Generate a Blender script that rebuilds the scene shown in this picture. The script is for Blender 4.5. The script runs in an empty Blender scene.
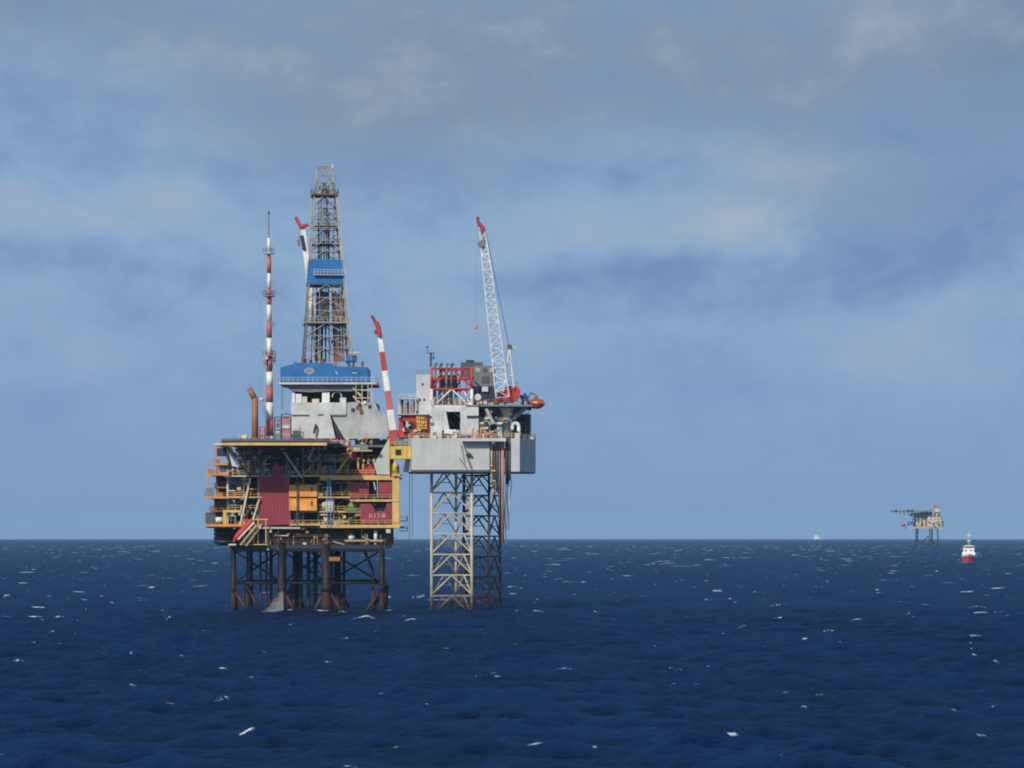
import bpy, math, random
import numpy as np
from mathutils import Vector, Matrix
R = math.radians
random.seed(7)
scn = bpy.context.scene
col = scn.collection

# ------------------------------------------------------------------ camera
FP, EYE, H = 2800.0, 532.6, 18.0          # focal length in pixels, eye level row, eye height in metres
ERAD = 6.37e6                              # the sea is curved like the real one
cam_d = bpy.data.cameras.new('camera')
cam = bpy.data.objects.new('camera', cam_d); col.objects.link(cam)
cam.location = (0, 0, H); cam.rotation_euler = (R(90), 0, 0)
cam_d.sensor_width = 36; cam_d.lens = 36 * FP / 1024
cam_d.shift_y = (EYE - 384) / 1024
cam_d.clip_start = 1; cam_d.clip_end = 60000
scn.camera = cam

# ------------------------------------------------------------------ light and sky
SUN_EL, SUN_AZ = 36.0, 27.0                # sun behind the camera, to the left
scn.view_settings.view_transform = 'Standard'
scn.view_settings.look = 'None'
scn.view_settings.exposure = 0.0
scn.view_settings.gamma = 1.0
scn.cycles.filter_width = 1.9
sd = Vector((-math.sin(R(SUN_AZ)) * math.cos(R(SUN_EL)), -math.cos(R(SUN_AZ)) * math.cos(R(SUN_EL)), math.sin(R(SUN_EL))))
sun_d = bpy.data.lights.new('sun', 'SUN'); sun_d.energy = 3.4; sun_d.angle = R(0.53); sun_d.color = (1.0, 0.95, 0.86)
sun = bpy.data.objects.new('sun', sun_d); col.objects.link(sun)
sun.rotation_euler = sd.to_track_quat('Z', 'Y').to_euler()

W = bpy.data.worlds.new('World'); scn.world = W; W.use_nodes = True
nt = W.node_tree; nt.nodes.clear()
def N(t, **k):
    n = nt.nodes.new(t)
    for a, b in k.items(): setattr(n, a, b)
    return n
def L(a, b): nt.links.new(a, b)
def mth(op, a, b=None, clamp=False):
    n = N('ShaderNodeMath', operation=op, use_clamp=clamp)
    for i, v in enumerate((a, b)):
        if v is None: continue
        if isinstance(v, (int, float)): n.inputs[i].default_value = v
        else: L(v, n.inputs[i])
    return n.outputs[0]
def mixc(f, a, b):
    n = N('ShaderNodeMix', data_type='RGBA')
    for s, v in ((n.inputs[0], f), (n.inputs[6], a), (n.inputs[7], b)):
        if isinstance(v, (int, float)): s.default_value = v
        elif isinstance(v, tuple): s.default_value = (*v, 1)
        else: L(v, s)
    return n.outputs[2]
out = N('ShaderNodeOutputWorld'); bg = N('ShaderNodeBackground'); L(bg.outputs[0], out.inputs[0])
sky = N('ShaderNodeTexSky', sky_type='NISHITA', sun_disc=False)
sky.sun_elevation = R(SUN_EL); sky.sun_rotation = math.atan2(sd.x, sd.y); sky.altitude = 20; sky.air_density = 1.0; sky.dust_density = 1.6; sky.ozone_density = 1.6
BG = 0.10
tc = N('ShaderNodeTexCoord'); sx = N('ShaderNodeSeparateXYZ'); L(tc.outputs['Generated'], sx.inputs[0])
az = mth('ARCTAN2', sx.outputs[0], sx.outputs[1]); el = mth('ARCSINE', sx.outputs[2])
cb = N('ShaderNodeCombineXYZ'); L(az, cb.inputs[0]); L(el, cb.inputs[1])
def noise(scale, stretch, detail=5, rough=.55, dist=0.0, off=(0, 0, 0)):
    m = N('ShaderNodeMapping'); m.inputs['Scale'].default_value = (1, stretch, 1); m.inputs['Location'].default_value = off
    L(cb.outputs[0], m.inputs[0])
    n = N('ShaderNodeTexNoise'); n.inputs['Scale'].default_value = scale; n.inputs['Detail'].default_value = detail
    n.inputs['Roughness'].default_value = rough; n.inputs['Distortion'].default_value = dist
    L(m.outputs[0], n.inputs['Vector']); return n
warp = noise(16, 1.6, 4, .55, 0, (3, 1, 0))
wu = N('ShaderNodeVectorMath', operation='SUBTRACT'); L(warp.outputs['Color'], wu.inputs[0]); wu.inputs[1].default_value = (.5, .5, .5)
wm = N('ShaderNodeVectorMath', operation='MULTIPLY'); L(wu.outputs[0], wm.inputs[0]); wm.inputs[1].default_value = (.09, .03, 0)
wa = N('ShaderNodeVectorMath', operation='ADD'); L(wm.outputs[0], wa.inputs[0]); L(cb.outputs[0], wa.inputs[1])
wsx = N('ShaderNodeSeparateXYZ'); L(wa.outputs[0], wsx.inputs[0])
def bank(px, py, rx, ry, amp):               # one cloud bank at a bearing and a height above the horizon
    a, e = (px - 512) / FP, (EYE - py) / FP
    da = mth('MULTIPLY', mth('SUBTRACT', wsx.outputs[0], a), FP / rx)
    de = mth('MULTIPLY', mth('SUBTRACT', wsx.outputs[1], e), FP / ry)
    q = mth('ADD', mth('MULTIPLY', da, da), mth('MULTIPLY', de, de))
    return mth('MULTIPLY', mth('POWER', 2.718, mth('MULTIPLY', q, -1.0)), amp)
def total(items):
    t = None
    for it in items:
        b = bank(*it); t = b if t is None else mth('ADD', t, b)
    return t
n1 = noise(15, 1.75, 7, .58, .4); n2 = noise(44, 1.5, 6, .62, .3, (5, 2, 0))
nf = mth('ADD', mth('MULTIPLY', n1.outputs['Fac'], .60), mth('MULTIPLY', n2.outputs['Fac'], .40))
nr = N('ShaderNodeMapRange'); nr.inputs[1].default_value = .36; nr.inputs[2].default_value = .64; L(nf, nr.inputs[0])
grey = total([(150, 20, 420, 80, .75), (560, 40, 330, 90, .60), (930, 60, 260, 150, .85), (330, 120, 180, 50, .4), (470, 110, 200, 60, .45)])
grey = mth('MULTIPLY', grey, mth('ADD', mth('MULTIPLY', nr.outputs[0], .4), .7), True)
dark = mth('MULTIPLY', total([(1010, 50, 110, 130, .75), (30, 5, 130, 30, .55), (690, 100, 150, 40, .3), (900, 200, 160, 40, .35), (400, 170, 120, 40, .2), (560, 20, 120, 30, .2)]), mth('ADD', mth('MULTIPLY', nr.outputs[0], .7), .5), True)
brite = total([(80, 212, 130, 34, .65), (742, 234, 48, 30, 1.1), (640, 234, 130, 24, .45), (790, 246, 30, 16, .3), (430, 285, 80, 42, .50), (890, 345, 80, 40, .36), (690, 150, 220, 40, .22), (865, 25, 70, 50, .35), (330, 50, 220, 50, .22), (980, 300, 60, 60, .22), (240, 70, 160, 30, .2), (540, 330, 120, 30, .15)])
deep = total([(100, 112, 130, 17, .40), (180, 165, 280, 26, .42), (640, 290, 200, 34, .52), (860, 262, 180, 44, .58), (560, 180, 160, 24, .35), (1000, 225, 120, 40, .42), (120, 262, 170, 22, .35), (850, 130, 150, 22, .25), (350, 215, 120, 25, .25)])
lift = N('ShaderNodeMapRange'); lift.inputs[1].default_value = .015; lift.inputs[2].default_value = .085; lift.inputs[3].default_value = .15; L(el, lift.inputs[0])
val = mth('ADD', mth('MULTIPLY', mth('MULTIPLY', mth('SUBTRACT', nf, .5), 3.6), lift.outputs[0]), mth('SUBTRACT', mth('SUBTRACT', brite, .09), deep))
deep = mth('MULTIPLY', mth('MULTIPLY', val, -1.0), 1.15, True); brite = mth('MULTIPLY', val, .80, True)
# open cloud cover higher up than the photograph sees
hi = N('ShaderNodeMapRange'); hi.inputs[1].default_value = .17; hi.inputs[2].default_value = .45; L(el, hi.inputs[0])
hicl = mth('MULTIPLY', mth('MULTIPLY', hi.outputs[0], nr.outputs[0]), .3)
SKYTINT = (1.0, 1.0, 1.0)
k = 1 / BG
def kc(c): return tuple(v * k for v in c)
tint = N('ShaderNodeMix', data_type='RGBA', blend_type='MULTIPLY'); tint.inputs[0].default_value = 1
L(sky.outputs[0], tint.inputs[6]); tint.inputs[7].default_value = (*SKYTINT, 1)
haz = N('ShaderNodeMapRange'); haz.inputs[1].default_value = .30; haz.inputs[2].default_value = .05; L(mth('ABSOLUTE', el), haz.inputs[0])
base = mixc(mth('MULTIPLY', haz.outputs[0], .85), tint.outputs[2], kc((.203, .345, .600)))
c = mixc(mth('MULTIPLY', hicl, 1.0), base, kc((.34, .37, .44)))
c = mixc(grey, c, kc((.222, .294, .418)))
c = mixc(dark, c, kc((.170, .240, .380)))
c = mixc(mth('MULTIPLY', deep, .9), c, kc((.162, .266, .470)))
c = mixc(brite, c, kc((.400, .455, .555)))
L(c, bg.inputs[0]); bg.inputs[1].default_value = BG

# ------------------------------------------------------------------ materials
def mat_base(name):
    m = bpy.data.materials.new(name); m.use_nodes = True
    t = m.node_tree; t.nodes.clear()
    o = t.nodes.new('ShaderNodeOutputMaterial'); b = t.nodes.new('ShaderNodeBsdfPrincipled')
    t.links.new(b.outputs[0], o.inputs[0]); return m, t, b
def paint(name, rgb, rough=.55, dirt=.35, dcol=(.10, .055, .03), scale=.8, streak=True, metal=0.0, lo=.50, var=(.78, 1.15)):
    """painted steel: base colour, weather stains running down, small tone changes"""
    m, t, b = mat_base(name)
    def nn(ty): return t.nodes.new(ty)
    g = nn('ShaderNodeNewGeometry'); mp = nn('ShaderNodeMapping'); t.links.new(g.outputs['Position'], mp.inputs[0])
    mp.inputs['Scale'].default_value = (1, 1, .22 if streak else 1)
    n = nn('ShaderNodeTexNoise'); n.inputs['Scale'].default_value = scale; n.inputs['Detail'].default_value = 6; n.inputs['Roughness'].default_value = .65
    t.links.new(mp.outputs[0], n.inputs['Vector'])
    r = nn('ShaderNodeMapRange'); r.inputs[1].default_value = lo; r.inputs[2].default_value = lo + .25; r.inputs[4].default_value = dirt
    t.links.new(n.outputs['Fac'], r.inputs[0])
    n2 = nn('ShaderNodeTexNoise'); n2.inputs['Scale'].default_value = .35; n2.inputs['Detail'].default_value = 4
    t.links.new(g.outputs['Position'], n2.inputs['Vector'])
    hv = nn('ShaderNodeHueSaturation'); hv.inputs['Color'].default_value = (*rgb, 1)
    vr = nn('ShaderNodeMapRange'); vr.inputs[1].default_value = .3; vr.inputs[2].default_value = .7; vr.inputs[3].default_value = var[0]; vr.inputs[4].default_value = var[1]
    t.links.new(n2.outputs['Fac'], vr.inputs[0]); t.links.new(vr.outputs[0], hv.inputs['Value'])
    mx = nn('ShaderNodeMix'); mx.data_type = 'RGBA'
    t.links.new(r.outputs[0], mx.inputs[0]); t.links.new(hv.outputs[0], mx.inputs[6]); mx.inputs[7].default_value = (*dcol, 1)
    t.links.new(mx.outputs[2], b.inputs['Base Color'])
    b.inputs['Roughness'].default_value = rough; b.inputs['Metallic'].default_value = metal
    return m
M = {}
M['white'] = paint('white_paint', (.74, .74, .70), dirt=.35)
M['offwhite'] = paint('weathered_white_paint', (.56, .57, .55), dirt=.4, dcol=(.25, .2, .16), scale=1.3)
M['emblemgrey'] = paint('emblem_grey_paint', (.24, .27, .32), dirt=.4)
M['fadedcream'] = paint('faded_cream_lettering', (.46, .40, .32), dirt=.5)
M['cream'] = paint('cream_paint', (.60, .53, .40), dirt=.35)
M['hullgrey'] = paint('hull_grey_paint', (.47, .48, .45), dirt=.22, dcol=(.20, .17, .14), scale=.9, var=(.93, 1.05))
M['grey'] = paint('grey_paint', (.40, .41, .40), dirt=.35)
M['palegrey'] = paint('pale_grey_paint', (.52, .53, .52), dirt=.18, dcol=(.25, .22, .2))
M['midgrey'] = paint('mid_grey_paint', (.17, .18, .19), dirt=.4)
M['darkgrey'] = paint('dark_grey_paint', (.075, .08, .095), dirt=.4)
M['black'] = paint('black_steel', (.018, .02, .028), dirt=.2)
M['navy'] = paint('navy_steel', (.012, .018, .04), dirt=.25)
M['yellow'] = paint('yellow_paint', (.62, .40, .13), dirt=.45, dcol=(.22, .11, .04))
M['brightyellow'] = paint('bright_yellow_paint', (.62, .44, .05), dirt=.25)
M['orange'] = paint('orange_paint', (.62, .24, .06), dirt=.4, dcol=(.2, .07, .03))
M['boxorange'] = paint('container_orange_paint', (.80, .36, .07), dirt=.2, dcol=(.35, .13, .04))
M['maroon'] = paint('maroon_paint', (.27, .026, .045), dirt=.3, dcol=(.11, .02, .03))
M['red'] = paint('red_paint', (.46, .035, .03), dirt=.35, dcol=(.14, .03, .02))
M['brightred'] = paint('bright_red_paint', (.46, .035, .03), dirt=.2)
M['fadedred'] = paint('faded_red_paint', (.46, .13, .12), dirt=.3, dcol=(.2, .08, .06))
M['blue'] = paint('blue_paint', (.012, .135, .355), dirt=.35, dcol=(.02, .07, .2), rough=.45)
M['paleblue'] = paint('pale_blue_paint', (.12, .28, .45), dirt=.3)
M['teal'] = paint('teal_paint', (.10, .28, .30), dirt=.3)
M['green'] = paint('green_paint', (.08, .25, .08), dirt=.3)
M['rust'] = paint('rusty_steel', (.17, .075, .04), dirt=.6, dcol=(.05, .03, .025))
M['brown'] = paint('brown_pipe_paint', (.30, .13, .05), dirt=.4)
M['pink'] = paint('weathered_red_lead', (.42, .20, .15), dirt=.4)
M['legdark'] = paint('dark_leg', (.035, .032, .035), dirt=.6, dcol=(.10, .05, .035), scale=.5)  # darker colour for the whole second leg
M['legpale'] = paint('pale_leg_paint', (.50, .44, .34), dirt=.6, dcol=(.26, .14, .07), scale=.7)
M['derrick'] = paint('derrick_steel', (.36, .33, .29), dirt=.5, dcol=(.12, .06, .035))
M['derrickdark'] = paint('dark_derrick_steel', (.045, .04, .04), dirt=.4)
M['jacket'] = paint('tarred_rusty_steel', (.009, .010, .015), dirt=.55, dcol=(.09, .042, .03), scale=.5, lo=.50)
def splash_zone(m):
    t = m.node_tree; b = [n for n in t.nodes if n.type == 'BSDF_PRINCIPLED'][0]; src = b.inputs['Base Color'].links[0].from_socket
    g = t.nodes.new('ShaderNodeNewGeometry'); x = t.nodes.new('ShaderNodeSeparateXYZ'); t.links.new(g.outputs['Position'], x.inputs[0])
    n = t.nodes.new('ShaderNodeTexNoise'); n.inputs['Scale'].default_value = .9; n.inputs['Detail'].default_value = 6; t.links.new(g.outputs['Position'], n.inputs['Vector'])
    a = t.nodes.new('ShaderNodeMath'); a.operation = 'MULTIPLY_ADD'; t.links.new(n.outputs['Fac'], a.inputs[0]); a.inputs[1].default_value = -9.0; t.links.new(x.outputs[2], a.inputs[2])
    r = t.nodes.new('ShaderNodeMapRange'); r.inputs[1].default_value = 1.5; r.inputs[2].default_value = -2.5; r.inputs[4].default_value = .85; t.links.new(a.outputs[0], r.inputs[0])
    k = t.nodes.new('ShaderNodeMix'); k.data_type = 'RGBA'; t.links.new(r.outputs[0], k.inputs[0]); t.links.new(src, k.inputs[6]); k.inputs[7].default_value = (.080, .038, .028, 1)
    w = t.nodes.new('ShaderNodeMapRange'); w.inputs[1].default_value = 1.6; w.inputs[2].default_value = .6; w.inputs[4].default_value = .8; t.links.new(x.outputs[2], w.inputs[0])
    k2 = t.nodes.new('ShaderNodeMix'); k2.data_type = 'RGBA'; t.links.new(w.outputs[0], k2.inputs[0]); t.links.new(k.outputs[2], k2.inputs[6]); k2.inputs[7].default_value = (.012, .016, .012, 1)
    t.links.new(k2.outputs[2], b.inputs['Base Color'])
[n for n in M['jacket'].node_tree.nodes if n.type == 'BSDF_PRINCIPLED'][0].inputs['Specular IOR Level'].default_value = .2
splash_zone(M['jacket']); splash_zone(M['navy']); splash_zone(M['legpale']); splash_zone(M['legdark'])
M['farsteel'] = paint('far_leg_steel', (.018, .022, .04), dirt=.2)
M['orangeboat'] = paint('lifeboat_orange', (.38, .075, .035), dirt=.15, rough=.35)
M['deck'] = paint('deck_plate', (.10, .11, .11), dirt=.4, streak=False)
m, t, b = mat_base('window_glass'); b.inputs['Base Color'].default_value = (.015, .02, .03, 1); b.inputs['Roughness'].default_value = .12; M['glass'] = m
m, t, b = mat_base('sea_spray_white'); b.inputs['Base Color'].default_value = (.8, .82, .84, 1); b.inputs['Roughness'].default_value = .9
b.inputs['Alpha'].default_value = .17; M['spray'] = m

# ------------------------------------------------------------------ mesh helpers
def P(px, py, Y): return Vector(((px - 512) * Y / FP, Y, H - (py - EYE) * Y / FP))
def PX(px, Y): return (px - 512) * Y / FP
def PZ(py, Y): return H - (py - EYE) * Y / FP
def drop(x, y): return -(x * x + y * y) / (2 * ERAD)

class MB:
    def __init__(s): s.v = []; s.f = []
    def add(s, vs, fs):
        o = len(s.v); s.v += [tuple(v) for v in vs]; s.f += [tuple(i + o for i in f) for f in fs]; return s
    def hexa(s, p):
        return s.add(p, [(0, 3, 2, 1), (4, 5, 6, 7), (0, 1, 5, 4), (1, 2, 6, 5), (2, 3, 7, 6), (3, 0, 4, 7)])
    def box(s, x0, x1, y0, y1, z0, z1):
        return s.hexa([(x0, y0, z0), (x1, y0, z0), (x1, y1, z0), (x0, y1, z0), (x0, y0, z1), (x1, y0, z1), (x1, y1, z1), (x0, y1, z1)])
    def pbox(s, px0, px1, py0, py1, Y, d, zb=None):
        return s.box(PX(px0, Y), PX(px1, Y), Y, Y + d, PZ(py1, Y) if zb is None else zb, PZ(py0, Y))
    def bar(s, a, b, r, r2=None, n=6):
        a, b = Vector(a), Vector(b); r2 = r if r2 is None else r2
        d = (b - a)
        if d.length < 1e-6: return s
        q = d.to_track_quat('Z', 'Y'); vs = []
        for (c, rr) in ((a, r), (b, r2)):
            for i in range(n):
                t = 2 * math.pi * (i + .5) / n; vs.append(c + q @ Vector((rr * math.cos(t), rr * math.sin(t), 0)))
        fs = [(i, (i + 1) % n, n + (i + 1) % n, n + i) for i in range(n)] + [tuple(reversed(range(n))), tuple(range(n, 2 * n))]
        return s.add(vs, fs)
    def pbar(s, x0, y0, x1, y1, Y, r, Y1=None, n=6, r2=None):
        return s.bar(P(x0, y0, Y), P(x1, y1, Y if Y1 is None else Y1), r, r2, n)
    def tube(s, pts, r, n=6):
        for a, b in zip(pts, pts[1:]): s.bar(a, b, r, n=n)
        return s
    def beam(s, a, b, w, h):                    # rectangular beam, h in the vertical sense
        a, b = Vector(a), Vector(b); d = (b - a).normalized()
        up = Vector((0, 0, 1)) if abs(d.z) < .95 else Vector((0, 1, 0))
        sd_ = d.cross(up).normalized() * w / 2; u = sd_.cross(d).normalized() * h / 2
        return s.hexa([a - sd_ - u, a + sd_ - u, b + sd_ - u, b - sd_ - u, a - sd_ + u, a + sd_ + u, b + sd_ + u, b - sd_ + u])
    def prism(s, pts, vec):                     # outline swept along vec
        n = len(pts); vec = Vector(vec); a = [Vector(p) for p in pts]; b_ = [p + vec for p in a]
        return s.add(a + b_, [tuple(range(n)), tuple(reversed(range(n, 2 * n)))] + [((i + 1) % n, i, n + i, n + (i + 1) % n) for i in range(n)])
    def pprism(s, pts, Y, d): return s.prism([P(x, y, Y) for x, y in pts], (0, d, 0))
    def lathe(s, base, axis, prof, n=14):
        base = Vector(base); q = Vector(axis).normalized().to_track_quat('Z', 'Y'); vs = []; fs = []
        for (r, h) in prof:
            for i in range(n):
                t = 2 * math.pi * i / n; vs.append(base + q @ Vector((r * math.cos(t), r * math.sin(t), h)))
        for j in range(len(prof) - 1):
            for i in range(n):
                fs.append((j * n + i, j * n + (i + 1) % n, (j + 1) * n + (i + 1) % n, (j + 1) * n + i))
        fs += [tuple(reversed(range(n))), tuple(range((len(prof) - 1) * n, len(prof) * n))]
        return s.add(vs, fs)
    def ball(s, c, r, n=12, sq=(1, 1, 1)):
        c = Vector(c); vs = []; fs = []; m_ = n // 2
        for j in range(m_ + 1):
            ph = -math.pi / 2 + math.pi * j / m_
            rr = max(math.cos(ph), .02)
            for i in range(n):
                t = 2 * math.pi * i / n
                vs.append(c + Vector((r * rr * math.cos(t) * sq[0], r * rr * math.sin(t) * sq[1], r * math.sin(ph) * sq[2])))
        for j in range(m_):
            for i in range(n): fs.append((j * n + i, j * n + (i + 1) % n, (j + 1) * n + (i + 1) % n, (j + 1) * n + i))
        fs += [tuple(reversed(range(n))), tuple(range(m_ * n, (m_ + 1) * n))]
        return s.add(vs, fs)
    def rail(s, pts, h=1.1, step=1.6, r=.06):
        for a, b in zip(pts, pts[1:]):
            a, b = Vector(a), Vector(b); n = max(1, int((b - a).length / step))
            for i in range(n + 1):
                p = a.lerp(b, i / n); s.bar(p, p + Vector((0, 0, h)), r, n=4)
            for hh in (h, h * .52): s.bar(a + Vector((0, 0, hh)), b + Vector((0, 0, hh)), r, n=4)
        return s
    def build(s, name, mat, parent=None, smooth=False, label=None):
        me = bpy.data.meshes.new(name)
        root = parent
        off = Vector((0, 0, 0))
        while root is not None:
            off += root.location; root = root.parent
        c = Vector((0, 0, 0))
        if s.v:
            xs = np.array(s.v); lo = xs.min(0); hi = xs.max(0); c = Vector(((lo[0] + hi[0]) / 2, (lo[1] + hi[1]) / 2, lo[2]))
        me.from_pydata([(v[0] - c.x, v[1] - c.y, v[2] - c.z) for v in s.v], [], s.f)
        me.materials.append(M[mat] if isinstance(mat, str) else mat)
        if smooth:
            me.polygons.foreach_set('use_smooth', [len(p.vertices) == 4 for p in me.polygons])
        me.update()
        o = bpy.data.objects.new(name, me); col.objects.link(o)
        o.location = c - off
        if parent: o.parent = parent
        if label: o['label'] = label
        return o
def thing(name, label, cat, loc, group=None):
    o = bpy.data.objects.new(name, None); o.empty_display_size = .5; col.objects.link(o); o.location = loc
    o['label'] = label; o['category'] = cat
    if group: o['group'] = group
    return o
def tag(o, label, cat, group=None):
    o['label'] = label; o['category'] = cat
    if group: o['group'] = group
    return o
def ring(c, r, h, Y=None): pass

# ------------------------------------------------------------------ the sea
WASH = [(PX(p, 644), 644.0, q) for p, q in ((233.5, .6), (282, 1.0), (326.5, 1.1), (382, .7), (431.6, .4), (471.8, .4))] + [(PX(p, 644), 674.0, .7) for p in (240, 288, 322, 378)]
WASH += [(PX(500, 660), 660, .4), (PX(464, 660), 660, .4), (PX(968, 1730), 1730, 2.6), (PX(968, 1730) - 3.5, 1733, 2.0), (PX(968, 1730) + 4.5, 1734, 2.2)]
def build_sea():
    rng = np.random.default_rng(3)
    rows = [3.0]
    while rows[-1] < 190: rows.append(rows[-1] * 1.12)
    r = 205.0
    while r < 560: rows.append(r); r += .72
    d = .72
    while r < 23000: rows.append(r); d *= 1.0095; r += d
    rr = np.array(rows)
    fine = np.linspace(-.36, .36, 980)
    side = np.concatenate([np.linspace(.36, math.pi, 70)[1:]])
    th = np.concatenate([-side[::-1], fine, side[:-1]])
    nr_, nc = len(rr), len(th)
    RR, TH = np.meshgrid(rr, th, indexing='ij')
    X, Y = (RR * np.sin(TH)), (RR * np.cos(TH))
    dr = np.gradient(rr)
    # wind sea
    wv = []
    main = R(-62)                                # travels right-to-left and towards the camera
    for i in range(110):
        lam = 2.1 * (34 / 2.1) ** (rng.random() ** 1.7)
        a = main + rng.normal(0, R(75 if lam < 7 else 30))
        amp = .0112 * lam * (0.5 + rng.random())
        amp = min(amp, .115)
        wv.append((lam, math.cos(a) * -1, math.sin(a), amp * .62, rng.random() * 6.283))
    Z = np.zeros_like(X); DX = np.zeros_like(X); DY = np.zeros_like(X)
    dth = np.gradient(th)
    for lam, ux, uy, amp, ph in wv:
        kk = 2 * math.pi / lam
        att = np.clip(lam / (dr * 2.6) - .6, 0, 1)[:, None] * np.clip(lam / (RR * dth[None, :] * 2.6) - .6, 0, 1)
        p = kk * (X * ux + Y * uy) + ph
        Z += att * amp * np.cos(p); sn = att * amp * .85 * np.sin(p)
        DX -= sn * ux; DY -= sn * uy
    def height(x, y):
        z = 0
        for lam, ux, uy, amp, ph in wv: z = z + amp * np.cos(2 * math.pi / lam * (x * ux + y * uy) + ph)
        return z
    foam = np.zeros_like(X)
    # whitecaps: patches on wave crests, drawn out along the crest
    nst = 2000
    rs = np.sqrt(rng.random(nst) * (4200 ** 2 - 205 ** 2) + 205 ** 2); ts = rng.uniform(-.25, .25, nst)
    keep = rng.random(nst) < np.where(rs < 500, 1.0, .8); rs, ts = rs[keep], ts[keep]
    extra = 110; rs = np.concatenate([rs, rng.uniform(215, 900, extra)]); ts = np.concatenate([ts, rng.uniform(-.25, .25, extra)])
    far = 800; rs = np.concatenate([rs, np.sqrt(rng.random(far) * (11000 ** 2 - 3600 ** 2) + 3600 ** 2)]); ts = np.concatenate([ts, rng.uniform(-.25, .25, far)])
    for r0, t0 in zip(rs, ts):
        cx = r0 * math.sin(t0) + rng.normal(0, 12, 40); cy = r0 * math.cos(t0) + rng.normal(0, 14, 40)
        i = int(np.argmax(height(cx, cy))); cx, cy = cx[i], cy[i]
        Lg = float(np.exp(rng.normal(.18, .62))); Wd = .20 + .13 * Lg * rng.random() + .0002 * r0
        if r0 < 450: Lg = min(Lg, .55 + .5 * rng.random())
        if r0 > 1200: Lg *= 1.25
        ang = R(rng.normal(6, 14))               # crest direction
        rc, tcn = math.hypot(cx, cy), math.atan2(cx, cy)
        ext = 2.6 * max(Lg, Wd)
        i0, i1 = np.searchsorted(rr, [rc - ext - 8, rc + ext + 8]); j0, j1 = np.searchsorted(th, [tcn - ext / rc, tcn + ext / rc])
        if i1 <= i0 or j1 <= j0: continue
        x = X[i0:i1, j0:j1] - cx; y = Y[i0:i1, j0:j1] - cy
        u = x * math.cos(ang) + y * math.sin(ang); v = -x * math.sin(ang) + y * math.cos(ang)
        v = v + .12 * u * np.sin(u * .8 + t0 * 99)
        wid = np.maximum(Wd, dr[i0:i1][:, None] * .6)
        gz = np.exp(-(u / Lg) ** 4 - (v / wid) ** 2) * (.45 + .75 * rng.random() ** 1.4) * (1 + min(r0, 3000) / 4000)
        foam[i0:i1, j0:j1] = np.maximum(foam[i0:i1, j0:j1], gz)
    # small flecks of foam between the whitecaps
    for _ in range(2600):
        r0 = math.sqrt(rng.random() * (1700 ** 2 - 210 ** 2) + 210 ** 2); t0 = rng.uniform(-.25, .25); cx, cy = r0 * math.sin(t0), r0 * math.cos(t0)
        Lg, Wd = .22 + .5 * rng.random() ** 2, .30
        i0, i1 = np.searchsorted(rr, [r0 - 2.5, r0 + 2.5]); j0, j1 = np.searchsorted(th, [t0 - 1.6 / r0, t0 + 1.6 / r0])
        if i1 <= i0 or j1 <= j0: continue
        gz = np.exp(-((X[i0:i1, j0:j1] - cx) / Lg) ** 2 - ((Y[i0:i1, j0:j1] - cy) / np.maximum(Wd, dr[i0:i1][:, None] * .6)) ** 2) * (.5 + .4 * rng.random())
        foam[i0:i1, j0:j1] = np.maximum(foam[i0:i1, j0:j1], gz)
    # wash round the legs and at the ship's bow
    for lx, ly, rad in WASH:
        dd = np.hypot(X - lx, Y - ly); w_ = np.exp(-np.clip(dd - rad, 0, None) ** 2 / (2 * (rad * .75 + .5) ** 2)); w_[dd > rad * 5 + 4] = 0
        foam = np.maximum(foam, w_ * 1.15)
    Xo, Yo = X + DX, Y + DY
    Zo = Z - (X * X + Y * Y) / (2 * ERAD)
    co = np.stack([Xo, Yo, Zo], -1).reshape(-1, 3)
    idx = np.arange(nr_ * nc).reshape(nr_, nc)
    nxt = np.roll(idx, -1, axis=1)
    q = np.stack([idx[:-1], nxt[:-1], nxt[1:], idx[1:]], -1).reshape(-1, 4)[:, ::-1]
    me = bpy.data.meshes.new('sea')
    me.vertices.add(len(co)); me.vertices.foreach_set('co', co.astype(np.float32).ravel())
    me.loops.add(q.size); me.loops.foreach_set('vertex_index', q.astype(np.int32).ravel())
    me.polygons.add(len(q)); me.polygons.foreach_set('loop_start', np.arange(0, q.size, 4, dtype=np.int32))
    me.polygons.foreach_set('loop_total', np.full(len(q), 4, dtype=np.int32))
    me.polygons.foreach_set('use_smooth', np.ones(len(q), dtype=bool))
    me.update(calc_edges=True)
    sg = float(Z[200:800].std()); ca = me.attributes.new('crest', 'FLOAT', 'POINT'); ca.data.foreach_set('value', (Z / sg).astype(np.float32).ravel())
    at = me.attributes.new('foam', 'FLOAT', 'POINT'); at.data.foreach_set('value', foam.astype(np.float32).ravel())
    m, t, b = mat_base('sea_water')
    def nn(ty): return t.nodes.new(ty)
    lk = t.links.new
    g = nn('ShaderNodeNewGeometry')
    def tn(scale, det, sc=(1, 1, 1), rough=.6):
        mp = nn('ShaderNodeMapping'); mp.inputs['Scale'].default_value = sc; lk(g.outputs['Position'], mp.inputs[0])
        n = nn('ShaderNodeTexNoise'); n.inputs['Scale'].default_value = scale; n.inputs['Detail'].default_value = det; n.inputs['Roughness'].default_value = rough
        lk(mp.outputs[0], n.inputs['Vector']); return n
    big = tn(.022, 5, (1, .55, 1))                 # gusts and upwelling: broad tone changes of the water
    cr = nn('ShaderNodeMix'); cr.data_type = 'RGBA'
    bigr = nn('ShaderNodeMapRange'); bigr.inputs[1].default_value = .35; bigr.inputs[2].default_value = .65; lk(big.outputs['Fac'], bigr.inputs[0])
    mid_ = tn(.16, 4, (1, .45, 1), .6)          # shorter streaks of ruffled water
    cra = nn('ShaderNodeAttribute'); cra.attribute_name = 'crest'    # light through thin crests, put into the colour by height
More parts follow.
